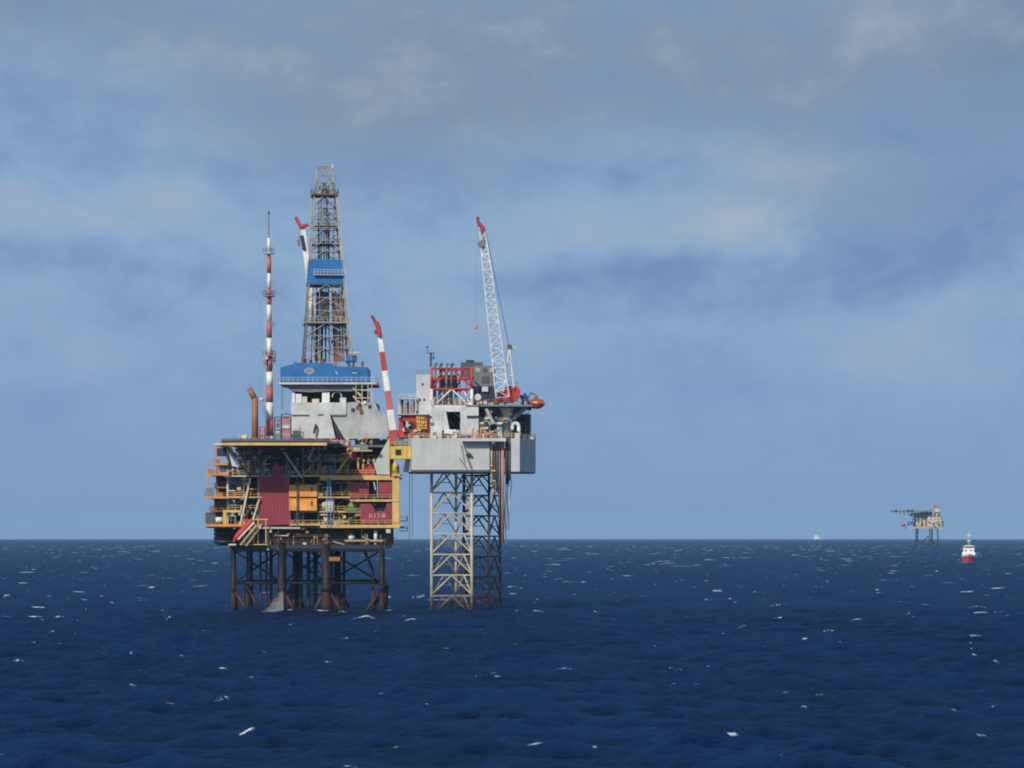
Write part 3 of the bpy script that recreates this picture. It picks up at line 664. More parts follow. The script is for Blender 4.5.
simple('yellow_tank', 'round ended yellow tank standing at the right end of the upper deck', 'tank', P(395, 475, 645.6),
       [('shell', MB().lathe((PX(395, 646), 646.4, PZ(475, 646)), (0, 0, 1), [(.95, 0), (.98, 1.8), (.75, 2.6), (.35, 3.0), (.03, 3.1)], 16), 'brightyellow', True), ('saddle', MB().pbox(390.8, 399.2, 473.6, 475, 645.2, 2), 'yellow', False), ('valve', MB().ball(P(397.5, 467, 645.2), .16), 'rust', True)])
simple('blue_tank', 'small bright blue square tank on the deck left of the diagonal yellow strut', 'tank', P(332, 475, 647), [('shell', MB().pbox(329, 337, 467.3, 475, 647, 2), 'blue', False), ('lid', MB().pbox(330, 336, 466.7, 467.3, 647.2, 1.6), 'paleblue', False)])
simple('white_cabinet', 'square white cabinet with a rounded end beside pale blue ladder on middle deck', 'cabinet', P(329, 511, 646.4),
       [('body', MB().pbox(325.5, 334, 499.3, 511, 646.4, 2), 'white', False), ('drum', MB().lathe(P(325.6, 505.6, 647.4), (-1, 0, 0), [(1.2, 0), (1.1, .5), (.6, .9), (.03, 1)]), 'cream', True)])
simple('green_pump', 'low green pump skid on the deck left of the lettered maroon wall', 'pump', P(352, 511, 646.3),
       [('skid', MB().pbox(345.8, 358.5, 508.6, 510.8, 646.2, 2), 'green', False), ('casing', MB().bar(P(348, 506.6, 647), P(357, 506.6, 647), .55, n=12), 'green', True), ('motor', MB().pbox(349.5, 352.5, 502.8, 508, 646.6, 1), 'orange', False)])
# free fall lifeboat on its yellow launching frame
def freefall():
    top, bot = P(252.5, 520.5, 641.5), P(233.2, 542.0, 641.5)
    d = (bot - top).normalized(); up = Vector((0, 0, 1)); nrm = Vector((-d.z, 0, d.x)) * -1
    if nrm.z < 0: nrm = -nrm
    r = thing('free_fall_lifeboat', 'red enclosed lifeboat with a white stripe, tilted nose down on yellow ramp', 'lifeboat', bot)
    Ln = (bot - top).length; vs = []; fs = []; n = 12; sec = 10
    for j in range(sec + 1):
        t_ = j / sec; w = .92 * (min(1, (t_ + .25) / .35)) * (1 if t_ < .7 else max(.12, 1 - ((t_ - .7) / .3) ** 2))
        c_ = top.lerp(bot, t_)
        for i in range(n):
            a = 2 * math.pi * i / n; vs.append(c_ + Vector((0, 1, 0)) * w * math.cos(a) * 1.05 + nrm * w * math.sin(a) * .95)
    for j in range(sec):
        for i in range(n): fs.append((j * n + i, j * n + (i + 1) % n, (j + 1) * n + (i + 1) % n, (j + 1) * n + i))
    fs += [tuple(range(n)), tuple(reversed(range(sec * n, (sec + 1) * n)))]
    b = MB(); b.add(vs, fs); b.build('hull', 'red', r, True)
    b = MB(); b.beam(top - nrm * .62 + Vector((0, -1.0, 0)), bot - d * 1.2 - nrm * .5 + Vector((0, -.95, 0)), .25, .32); b.build('stripe', 'white', r)
    b = MB(); c_ = top.lerp(bot, .14) + nrm * 1.1; b.box(c_.x - .5, c_.x + .5, c_.y - .4, c_.y + .4, c_.z - .4, c_.z + .35); b.build('steering_cabin', 'red', r)
    f = thing('launching_ramp', 'cream yellow sloping launch frame and stair under the red lifeboat', 'ramp', P(245, 545, 641.5))
    for yy in (640.2, 642.8):
        b = MB(); a_, c_ = P(256.5, 525, yy), P(240, 545, yy); b.beam(a_, c_, .22, .3); b.build('rail', 'yellow', f)
    b = MB(); b.beam(P(261.5, 524, 641), P(246, 546, 641), .2, .25)
    for i in range(9): p_ = P(259 - i * 1.6, 528 + i * 2.1, 641.2); b.box(p_.x - .9, p_.x + .5, 640.9, 642, p_.z - .05, p_.z + .05)
    b.build('stair', 'cream', f)
    for px in (253.5, 258, 266): MB().pbar(px, 519, px, 543, 642.5, .17).build('post', 'yellow', f)
    MB().pbar(250, 519.5, 268, 519.5, 642.5, .17).build('cross_bar', 'yellow', f)
    MB().pbox(228.5, 236, 543.8, 545.4, 641, 2.4).build('foot_plate', 'cream', f)
    MB().pbox(240, 268, 544, 545, 642, 3.4).build('landing', 'yellow', f)
freefall()

# red and white radio mast
def radio_mast():
    Y = 657.5; r = thing('radio_mast', 'tall slim red and white banded radio mast at the left of derrick', 'mast', (PX(269.6, Y), Y, TOPZ))
    def cx(py): return 268.9 + (py - 250) / 190 * .9
    seg = [(441, 436, 1.0, 'white'), (436, 420, 1.0, 'fadedred'), (420, 402.5, .95, 'white'), (402.5, 387, .92, 'fadedred'), (387, 372, .9, 'white'), (372, 355, .75, 'fadedred'), (355, 338, .72, 'white'), (338, 321, .70, 'fadedred'), (321, 305, .68, 'white'), (305, 296, .5, 'fadedred'), (289, 273, .52, 'white'), (273, 256, .58, 'fadedred'), (252, 238, .42, 'white'), (296, 289, .5, 'fadedred'), (256, 252, .45, 'white')]
    for a, c_, rad, m_ in seg:
        b = MB(); b.bar(P(cx(a), a, Y), P(cx(c_), c_, Y), rad * .88, rad * .86, n=12); b.build('mast_section', m_, r, True)
    MB().bar(P(cx(238), 238, Y), P(cx(213.5), 213.5, Y), .16, .1).build('antenna', 'midgrey', r)
    MB().lathe(P(cx(214.5), 214.5, Y), (0, 0, 1), [(.25, 0), (.25, .7), (.05, .8)], 8).build('beacon', 'darkgrey', r)
    for py, w, m_ in ((253.5, 1.3, 'palegrey'), (296, 1.4, 'fadedred'), (356, 1.5, 'fadedred')):
        z = PZ(py, Y); x = PX(cx(py), Y)
        p_ = MB().lathe((x, Y, z - .12), (0, 0, 1), [(w, 0), (w, .2)], 12).build('platform', m_, r)
        pts = [(x + w * math.cos(i * math.pi / 3), Y + w * math.sin(i * math.pi / 3), z + .1) for i in range(7)]
        MB().rail(pts, 1.1, 2).build('railing', m_, p_)
    for dx, py, m_ in ((-4.5, 362, 'fadedred'), (4, 360, 'darkgrey'), (1.2, 366, 'black'), (4.6, 356, 'midgrey'), (-3, 357, 'palegrey')):
        MB().pbox(cx(py) + dx - 1.6, cx(py) + dx + 1.6, py - 2.2, py + 2.2, Y - 1.2, 1.0).build('antenna_box', m_, r)
        MB().pbar(cx(py), py, cx(py) + dx, py, Y - .6, .08).build('bracket', 'midgrey', r)
    for dx, py in ((6.5, 325), (-4, 345), (4, 300)): MB().pbar(cx(py), py, cx(py) + dx * .6, py, Y, .07).pbar(cx(py) + dx * .6, py + 4, cx(py) + dx * .6, py - 4, Y, .09).build('dipole', 'midgrey', r)
    b = MB()
    for px in (264.2, 265.6): b.pbar(px, 300, px - .4, 441, Y - .4, .05)
    for i in range(48): b.pbar(264.2, 300 + i * 2.9, 265.6, 300 + i * 2.9, Y - .4, .03)
    b.build('ladder', 'palegrey', r)
    MB().ball(P(261.6, 399.5, Y - .5), .5).build('float_light', 'white', r, True)
    MB().pbar(261.6, 399.5, 268, 399.5, Y - .2, .07).build('bracket', 'midgrey', r)
radio_mast()
# brown vent pipe
Y = 652
b = MB(); b.bar(P(255, 441, Y), P(255, 398, Y), .8, .72, n=12); b.bar(P(255, 399, Y), P(249, 388.2, Y), .72, .66, n=12)
r = thing('vent_pipe', 'brown bent vent pipe rising from deck left of the banded mast', 'vent pipe', (PX(255, Y), Y, TOPZ))
b.build('pipe', 'brown', r, True); MB().lathe(P(255, 441, Y), (0, 0, 1), [(1.2, 0), (1.2, .5), (.85, .8)], 12).build('flange', 'brown', r, True)
for i, (px, w, h_, m_, lab, nm) in enumerate(((243.5, 4, 3.2, 'cream', 'cream deck winch on the weather deck left of the brown vent pipe', 'winch'), (262, 2.6, 12, 'red', 'narrow red locker standing just left of the banded mast base', 'locker'), (277.5, 3.2, 22, 'darkgrey', 'dark equipment rack between the banded mast and the grey house', 'rack'), (286, 4.6, 25, 'rust', 'rusty pipe manifold at the left wall of the grey drilling house', 'manifold'))):
    Yq = 650; x0, x1 = PX(px - w, Yq), PX(px + w, Yq)
    r = thing(nm, lab, nm, (PX(px, Yq), Yq, TOPZ))
    zt = PZ(439 - h_, Yq)
    if nm == 'winch':
        MB().lathe((x0, Yq + .5, TOPZ + 1.3), (1, 0, 0), [(1.0, 0), (1.0, .1), (.7, .15), (.7, 1.5), (1.0, 1.55), (1.0, 1.7)]).build('drum', m_, r, True); MB().box(x0 - .2, x1, Yq, Yq + 1.2, TOPZ, TOPZ + .5).build('base', 'rust', r)
    else:
        b = MB()
        for xx in (x0, x1):
            for yy in (Yq, Yq + 1.4): b.bar((xx, yy, TOPZ), (xx, yy, zt), .1)
        b.bar((x0, Yq, zt), (x1, Yq, zt), .1); b.bar((x0, Yq, (zt + TOPZ) / 2), (x1, Yq, (zt + TOPZ) / 2), .1); b.build('frame', m_, r)
        nb = max(2, int(h_ / 4)); rn = random.Random(i)
        for j in range(nb):
            za = TOPZ + (zt - TOPZ) * j / nb; MB().box(x0 + rn.random() * .4, x1 - rn.random() * .6, Yq + .1, Yq + 1.2, za + .1, za + (zt - TOPZ) / nb * rn.uniform(.5, .9)).build('module', rn.choice([m_, 'palegrey', 'midgrey', 'fadedred', 'rust']), r)

# ------------------------------------------------------------------ drilling house, drill floor, derrick
def drilling_house():
    Y = 655.0
    r = thing('drilling_house', 'pale grey clad drilling house with blue drill floor skirt under the derrick', 'drilling module', (PX(330, 660), 660, TOPZ))
    ZB = PZ(439, Y)
    b = MB(); b.pprism([(291, 402.5), (346.5, 402.5), (346.5, 414.6), (330, 414.6), (335.5, 438.5), (291, 438.5)], Y, .5)
    b.build('front_wall', 'palegrey', r)
    b = MB(); b.pprism([(331.4, 415.6), (347.2, 415.6), (347.2, 402.6), (352, 402), (375, 403), (379, 411), (387, 414.5), (388.5, 438), (344.6, 439)], Y - 2.5, .5)
    b.build('front_wall', 'grey', r)
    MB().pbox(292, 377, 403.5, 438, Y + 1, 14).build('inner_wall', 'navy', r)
    b = MB(); b.pbox(292, 309, 414.4, 415.3, Y - .35, .34); b.pbox(331, 346, 415, 415.9, Y - 2.85, .34); b.pbox(318, 323, 413.8, 414.8, Y - .3, .29); b.build('gutter', 'midgrey', r)
    b = MB(); b.pbox(314.7, 316.3, 424, 427, Y - 1.1, 1.0); b.pbar(314, 433.6, 315.5, 427, Y - 1, .3); b.build('hook_shadow', 'black', r)  # black shape standing in for a hook's shadow on the wall
    for px in (294, 318, 346, 384): MB().box(PX(px, Y) - .4, PX(px, Y) + .4, Y + .5, Y + 12, TOPZ, ZB).build('skid_beam', 'darkgrey', r)
    # drill floor
    MB().pbox(279, 376.5, 382.3, 384.3, Y - 1.2, 17).build('floor_plate', 'palegrey', r)
    z = PZ(382.3, Y - 1.2); MB().rail([(PX(279, Y), Y + 14, z), (PX(279, Y), Y - 1.1, z), (PX(376, Y), Y - 1.1, z), (PX(376, Y), Y + 14, z)], 1.15, 1.1).build('railing', 'palegrey', r)
    b = MB(); b.pprism([(280.3, 367.6), (290, 364.8), (299.5, 362.8), (327, 362.8), (338.5, 366.4), (367.5, 367.2), (367.5, 382.2), (280.3, 382.2)], Y, 14)
    for i in range(30):
        x = 281.5 + i * 2.95; b.pbox(x - .12, x + .12, 369, 381.8, Y - .06, .07)
    sk = b.build('wind_wall', 'blue', r)
    e = MB(); c_ = P(309.3, 370.8, Y - .12)
    pts = [(c_.x + 1.25 * math.cos(a), c_.y, c_.z + .72 * math.sin(a)) for a in [i * math.pi / 10 for i in range(20)]]; e.prism(pts, (0, .08, 0))
    e.prism([(c_.x + x_, c_.y + .01, c_.z + z_) for x_, z_ in ((-1.1, -.1), (1.1, -.1), (0, -1.05))], (0, .06, 0)); e.build('emblem', 'emblemgrey', sk)
    pts = [(c_.x + .85 * math.cos(a), c_.y - .03, c_.z + .36 * math.sin(a)) for a in [i * math.pi / 10 for i in range(20)]]; MB().prism(pts, (0, .05, 0)).build('emblem', 'midgrey', sk)
    MB().pbox(352.5, 357.5, 372.4, 373.4, Y - .12, .06).build('sign', 'palegrey', sk); MB().pprism([(335, 371), (336, 371), (338.5, 374), (337, 374)], Y - .12, .06).build('sign', 'palegrey', sk)
    b = MB(); b.pprism([(283, 384.5), (369, 384.5), (352, 391.4), (334, 390.8), (309, 392.3), (291.5, 391)], Y + .2, 12); b.build('substructure', 'midgrey', r)
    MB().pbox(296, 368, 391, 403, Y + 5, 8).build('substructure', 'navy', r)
    for px0, px1, t0, m_ in ((292, 295, 393, 'white'), (296, 301.5, 394, 'white'), (302, 307, 396.5, 'cream'), (322, 329.5, 392, 'white'), (312, 319, 398.8, 'cream'), (340, 346, 397.6, 'palegrey')):
        MB().pbox(px0, px1, t0, 402.6, Y + .6, 1.6).build('skid_jack', m_, r)
    b = MB(); c_ = P(337, 396.5, Y + 1)
    pts = [(c_.x + 1.1 * math.cos(a), c_.y, c_.z + 1.1 * math.sin(a)) for a in [i * math.pi / 6 - .9 for i in range(9)]]; b.tube(pts, .16); b.build('hose', 'palegrey', r)
    # scaffold stair at the right end
    b = MB()
    for px in (356, 362, 368, 372): b.pbar(px, 384, px, 414, Y - 1, .1); b.pbar(px, 384, px, 414, Y + 3, .1)
    for py in (390, 398, 406): b.pbar(356, py, 372, py, Y - 1, .1)
    for k_ in range(3): b.pbar(356, 398 + 8 * k_ - 8, 362, 390 + 8 * k_ - 8 + 8, Y - 1, .09); b.pbar(353, 388 + k_ * 8, 361, 396 + k_ * 8, Y - .5, .22)
    b.build('stair_tower', 'cream', r)
    for i in range(9):
        rn = random.Random(i + 40); px, py = rn.uniform(352, 372), rn.uniform(402, 413); MB().pbox(px - 1.6, px + 1.6, py - 1.5, py + 1.8, Y - 2.9 + i * .04, 1.2).build('fitting', rn.choice(['rust', 'black', 'cream', 'midgrey']), r)
    for px in (281.5, 283): MB().pbar(px, 384, px, 410, Y + 2, .07).build('downpipe', 'midgrey', r)
    # small blue dog house and rusty bits on the floor
    MB().pbox(346, 356.3, 355.5, 361, Y + 4, 4).build('dog_house', 'blue', r)
    for i in range(14):
        rn = random.Random(i); px = rn.uniform(284, 366); top = (365 if px < 298 else 361 if px < 328 else 364.5)
        MB().pbox(px - 1.3, px + 1.3, top - rn.uniform(.5, 3.2), top + 2, Y + rn.uniform(1, 8), 1.2).build('fitting', rn.choice(['rust', 'brightred', 'darkgrey', 'cream', 'brown']) if px > 330 else 'rust', r)
    for px, h_ in ((352, 349), (356, 353)): MB().pbar(px, 361, px, h_, Y + 3, .1).build('antenna', 'midgrey', r)
    MB().pbox(350, 360, 352, 353, Y + 3, .8).build('fitting', 'cream', r)
    return r
drilling_house()

def derrick():
    Yc = 664.0; phi = R(7); cs, sn = math.cos(phi), math.sin(phi)
    zb = PZ(362, 655.5)
    def ax(py): return PX(326.2 - (360 - py) / 194 * 2.0, Yc)
    def hw(py):
        if py >= 196: return (2.55 + (py - 196) / 164 * 2.80)
        return 2.33 - (196 - py) / 30 * .85
    def corner(i, py):
        sx_, sy_ = ((-1, -1), (1, -1), (1, 1), (-1, 1))[i]; h_ = hw(py)
        return Vector((ax(py) + h_ * (sx_ * cs - sy_ * sn), Yc + h_ * (sx_ * sn + sy_ * cs), PZ(py, Yc)))
    r = thing('drilling_derrick', 'tall steel lattice drilling derrick with blue wind wall halfway up', 'derrick', (ax(360), Yc, zb))
    lv = [361, 349, 337, 324.5, 312, 299, 286, 274, 262, 251, 240, 229, 218, 207, 196]
    for i in range(4):
        b = MB(); b.bar(corner(i, 363), corner(i, 196), .20, .16, n=8); b.bar(corner(i, 196), corner(i, 167), .17, .13, n=8); b.build('leg', 'derrick', r, True)
    for a, c_ in zip(lv, lv[1:]):
        b = MB()
        for i in range(4):
            p, q, p2, q2 = corner(i, a), corner((i + 1) % 4, a), corner(i, c_), corner((i + 1) % 4, c_)
            b.bar(p2, q2, .10, n=5); mid = (p2 + q2) / 2; b.bar(p, mid, .10, n=5); b.bar(q, mid, .10, n=5)
            b.bar((p + p2) / 2, (p + mid) / 2, .07, n=4); b.bar((q + q2) / 2, (q + mid) / 2, .07, n=4)
        b.build('bracing', 'derrick', r)
    b = MB()
    for i in range(4):
        p, q = corner(i, 167), corner((i + 1) % 4, 167); b.bar(p, q, .16, n=5); m0, m1 = corner(i, 182), corner((i + 1) % 4, 182); b.bar(m0, m1, .09, n=5)
        b.bar(m0, (p + q) / 2, .09, n=5); b.bar(m1, (p + q) / 2, .09, n=5); b.bar(corner(i, 196), m1, .08, n=5); b.bar(corner((i + 1) % 4, 196), m0, .08, n=5); b.bar(m0, q, .07, n=5); b.bar(corner(i, 189), corner((i + 1) % 4, 189), .08, n=5); b.bar(corner(i, 175), corner((i + 1) % 4, 175), .08, n=5)
    b.build('crown_frame', 'derrick', r)
    def plat(py, ext, mat, rl, th=.25):
        c4 = []
        for i in range(4):
            o_ = corner(i, py) - Vector((ax(py), Yc, PZ(py, Yc))); c4.append(Vector((ax(py), Yc, PZ(py, Yc))) + o_ * ((hw(py) + ext) / hw(py)))
        pl = MB().prism(c4, (0, 0, th)).build('platform', mat, r)
        MB().rail([p + Vector((0, 0, th)) for p in c4 + [c4[0]]], 1.1, 1.0).build('railing', rl, pl)
    plat(196.5, .55, 'rust', 'midgrey', .35); plat(324.5, .5, 'derrick', 'derrick'); plat(227, .1, 'derrick', 'derrick', .12); plat(245, .1, 'derrick', 'derrick', .12)
    # crown block: sheaves and motor
    x = ax(190)
    cw = MB()
    for k_ in range(4): cw.lathe((x - 1.2 + k_ * .7, Yc, PZ(190, Yc)), (1, 0, 0), [(.95, 0), (.95, .25)], 16)
    cw.build('crown_block', 'derrickdark', r, True); MB().box(x - 1.6, x + 1.8, Yc - 1, Yc + 1, PZ(196, Yc), PZ(193.5, Yc)).build('crown_beam', 'cream', r)
    for px, t0, t1, m_ in ((320, 190, 195, 'cream'), (328, 188, 195, 'black'), (324, 183, 190, 'black'), (331.5, 191, 195, 'cream')): MB().pbox(px - 1.4, px + 1.4, t0, t1, Yc - 2, 1.5).build('crown_fitting', m_, r)
    MB().bar(P(332.6, 170, Yc), P(332.6, 163.5, Yc), .2, .06).build('aircraft_light', 'white', r)
    # blue wind wall: four sheets round the racking board
    for i in range(4):
        p, q, p2, q2 = corner(i, 285.5), corner((i + 1) % 4, 285.5), corner(i, 261), corner((i + 1) % 4, 261)
        ctr = Vector((ax(273), Yc, 0)); nrm = ((p + q) / 2 - ctr); nrm.z = 0; nrm.normalize()
        e = (q - p).normalized() * .12
        MB().prism([p + nrm * .25 - e * 2, q + nrm * .25 + e * 2, q2 + nrm * .25 + e * 2, p2 + nrm * .25 - e * 2], nrm * -.1).build('wind_wall', 'blue', r)
    pA, pB = corner(0, 277), corner(1, 277); ctr = Vector((ax(277), Yc, 0)); nrm = ((pA + pB) / 2 - ctr); nrm.z = 0; nrm.normalize()
    a_, c_ = pA.lerp(pB, .12) + nrm * .45, pB + (pB - pA).normalized() * .4 + nrm * .45
    wk = MB().prism([a_, c_, c_ + nrm * .8, a_ + nrm * .8], (0, 0, .18)).build('walkway', 'palegrey', r)
    MB().rail([a_ + nrm * .8 + Vector((0, 0, .18)), c_ + nrm * .8 + Vector((0, 0, .18))], 1.1, .8).build('railing', 'cream', wk)
    # inside the mast
    xc = ax(300)
    for dx in (-1.0, .9): MB().bar((xc + dx, Yc, PZ(362, Yc)), (ax(200) + dx * .8, Yc, PZ(199, Yc)), .13).build('guide_rail', 'derrickdark', r)
    for dx in (-.35, 0, .3): MB().bar((xc + dx, Yc - .3, PZ(330, Yc)), (ax(200) + dx, Yc - .3, PZ(194, Yc)), .06).build('drill_line', 'black', r)
    MB().box(xc - .9, xc + .7, Yc - .8, Yc + .6, PZ(320, Yc), PZ(292, Yc)).build('top_drive', 'derrickdark', r)
    MB().bar((xc, Yc, PZ(362, Yc)), (xc, Yc, PZ(318, Yc)), .22, n=8).build('drill_string', 'black', r)
    b = MB(); rn = random.Random(3)
    for i in range(16):
        px = rn.uniform(332, 344.5); y = Yc + rn.uniform(-1.5, 3); b.bar((PX(px, Yc) + .3, y, PZ(361, Yc)), (PX(px - 2, Yc) + .3, y, PZ(288 + rn.uniform(0, 6), Yc)), .13, n=5)
    b.build('racked_pipe', 'brown', r)
    b = MB()
    for i in range(9):
        px = rn.uniform(306, 322); y = Yc + rn.uniform(-1, 3); b.bar((PX(px, Yc), y, PZ(361, Yc)), (PX(px + 1.5, Yc), y, PZ(286 + rn.uniform(0, 8), Yc)), .12, n=5)
    b.build('racked_pipe', 'derrickdark', r)
    b = MB()
    for i in range(14):
        px = rn.uniform(318, 334); y = Yc + rn.uniform(-2, 2); b.bar((PX(px, Yc), y, PZ(261, Yc)), (PX(px, Yc), y, PZ(rn.uniform(200, 245), Yc)), rn.uniform(.05, .13), n=5)
    b.build('service_line', 'derrickdark', r)
    for i in range(26):
        py = rn.uniform(200, 355); w_ = hw(py) / .237 * .8; px = 326 + rn.uniform(-w_, w_); MB().pbox(px - rn.uniform(.5, 1.6), px + rn.uniform(.5, 1.6), py, py + rn.uniform(1, 4), Yc + rn.uniform(-3, 2), .8).build('mast_fitting', rn.choice(['derrick', 'derrickdark', 'cream', 'rust', 'brown', 'grey', 'black']), r)
    b = MB(); p0, p1 = corner(1, 360) + Vector((.3, -.6, 0)), corner(1, 200) + Vector((.3, -.5, 0))
    for dx in (-.2, .25): b.bar(p0 + Vector((dx, 0, 0)), p1 + Vector((dx, 0, 0)), .05, n=4)
    for i in range(70): q = p0.lerp(p1, i / 69); b.bar(q - Vector((.2, 0, 0)), q + Vector((.25, 0, 0)), .03, n=4)
    b.build('ladder', 'cream', r)
    b = MB(); b.bar(P(347, 325, Yc - 5), P(352.5, 352, Yc - 5), .16); b.build('standpipe', 'derrick', r)
    b = MB(); pts = [P(331 + math.sin(i / 10 * math.pi) * 7, 300 + i * 4.5, Yc - 3) for i in range(11)]; b.tube(pts, .1); b.build('mud_hose', 'black', r)
derrick()

# ------------------------------------------------------------------ box boom cranes
def boom_crane(name, label, Y, base, head, w0, w1, bands, tip, hook, pedestal):
    x0, y0 = base; x1, y1 = head
    r = thing(name, label, 'crane', (PX(x0, Y), Y, TOPZ))
    A, B = P(x0, y0, Y), P(x1, y1, Y); Lt = (y0 - y1)
    for a, c_, m_ in bands:
        t0, t1 = (y0 - a) / Lt, (y0 - c_) / Lt; p, q = A.lerp(B, t0), A.lerp(B, t1); wa, wb = w0 + (w1 - w0) * t0, w0 + (w1 - w0) * t1
        d = (B - A).normalized(); s_ = Vector((d.z, 0, -d.x)); yv = Vector((0, 1, 0)); vs = []
        for c2, ww in ((p, wa), (q, wb)): vs += [c2 - s_ * ww - yv * ww, c2 + s_ * ww - yv * ww, c2 + s_ * ww + yv * ww, c2 - s_ * ww + yv * ww]
        MB().hexa(vs).build('boom_section', m_, r)
    for pts, rad, m_, nm in tip:
        MB().tube([P(px, py, Y - .9) for px, py in pts], rad, 6).build(nm, m_, r)
    for nm, mb, m_ in pedestal: mb.build(nm, m_, r)
    if hook:
        hx, hy, hl = hook; MB().pbar(hx, hy, hx, hy + hl, Y, .05).build('hoist_rope', 'black', r)
        MB().lathe(P(hx, hy + hl + 3.4, Y), (0, 0, 1), [(.1, 0), (.35, .3), (.35, .75), (.1, .9)], 8).build('hook_block', 'black', r)
    return r
Y = 649.0
boom_crane('boom_crane', 'crane with red and white banded box boom rising right of the grey drilling house', Y, (394.4, 440), (379.4, 333), .85, .52,
    [(444, 430, 'red'), (430, 410, 'white'), (410, 391, 'fadedred'), (391, 371, 'white'), (371, 352, 'red'), (352, 334, 'white')],
    [([(380, 336), (378, 326), (375.6, 322)], .55, 'red', 'boom_head'), ([(375.8, 323), (371.6, 315.6)], .34, 'maroon', 'jib'), ([(377.4, 334), (375.6, 330)], .5, 'maroon', 'sheave')],
    None, [('pedestal', MB().lathe((PX(394, Y), Y + 1.2, PZ(446.5, Y)), (0, 0, 1), [(1.2, 0), (1.2, 1.6), (1.7, 1.8), (1.7, 2.4)], 16), 'maroon'), ('machinery_house', MB().pbox(389, 393.5, 428, 441, Y + .8, 3), 'darkgrey'),
           ('cab', MB().pbox(397.5, 401, 430, 439, Y + .3, 2), 'red'), ('luffing_ram', MB().pbar(390.5, 432, 391, 400, Y + 1.2, .16), 'midgrey')])
Y = 676.0
boom_crane('boom_crane', 'crane with white box boom and red head reaching up behind the left of the derrick', Y, (327, 432), (303.2, 229), .95, .62,
    [(432, 330, 'white'), (330, 228, 'white')],
    [([(308.5, 224.5), (299.5, 227)], .42, 'red', 'boom_head'), ([(300.5, 227), (295.6, 217)], .40, 'red', 'jib'), ([(301.5, 235.5), (304.3, 249.5)], .42, 'black', 'luffing_ram'), ([(298, 240), (299.5, 246)], .3, 'midgrey', 'hook_block'), ([(299.5, 227), (299, 240)], .06, 'midgrey', 'hoist_rope')],
    None, [('pedestal', MB().lathe((PX(327, Y), Y + 1.5, TOPZ), (0, 0, 1), [(1.6, 0), (1.6, 2.5)], 16), 'white'), ('machinery_house', MB().pbox(321, 334, 424, 436, Y + .9, 4), 'red')])

# ------------------------------------------------------------------ gangway and rope between the rigs
r = thing('gangway', 'short yellow enclosed gangway with one dark window joining platform and grey hull', 'gangway', P(400, 458, 641))
b = MB(); b.pbox(389.6, 411.2, 446.2, 457.6, 640.4, 2.2); b.build('body', 'brightyellow', r)
MB().pbox(395.6, 401, 449.4, 454.8, 640.2, .15).build('window', 'glass', r)
b = MB()
for px in (390, 394.6, 402, 406.5, 411): b.pbox(px - .3, px + .3, 446, 457.8, 640.25, .14)
b.build('frame', 'yellow', r); MB().pbox(389, 411.4, 457.7, 458.8, 640, 3).build('floor', 'yellow', r)
MB().rail([P(389.6, 446.1, 641), P(411, 446.1, 641)], 1, 1.2).build('railing', 'brightyellow', r)
r = thing('mooring_rope', 'thin dark twin rope hanging down between the platform and the grey hull', 'rope', P(410, 546, 645))
for px in (409.4, 412): MB().pbar(px, 459, px + (.6 if px > 410 else 0), 548 - (px - 409) * 4, 645, .06, n=5).build('strand', 'black', r)

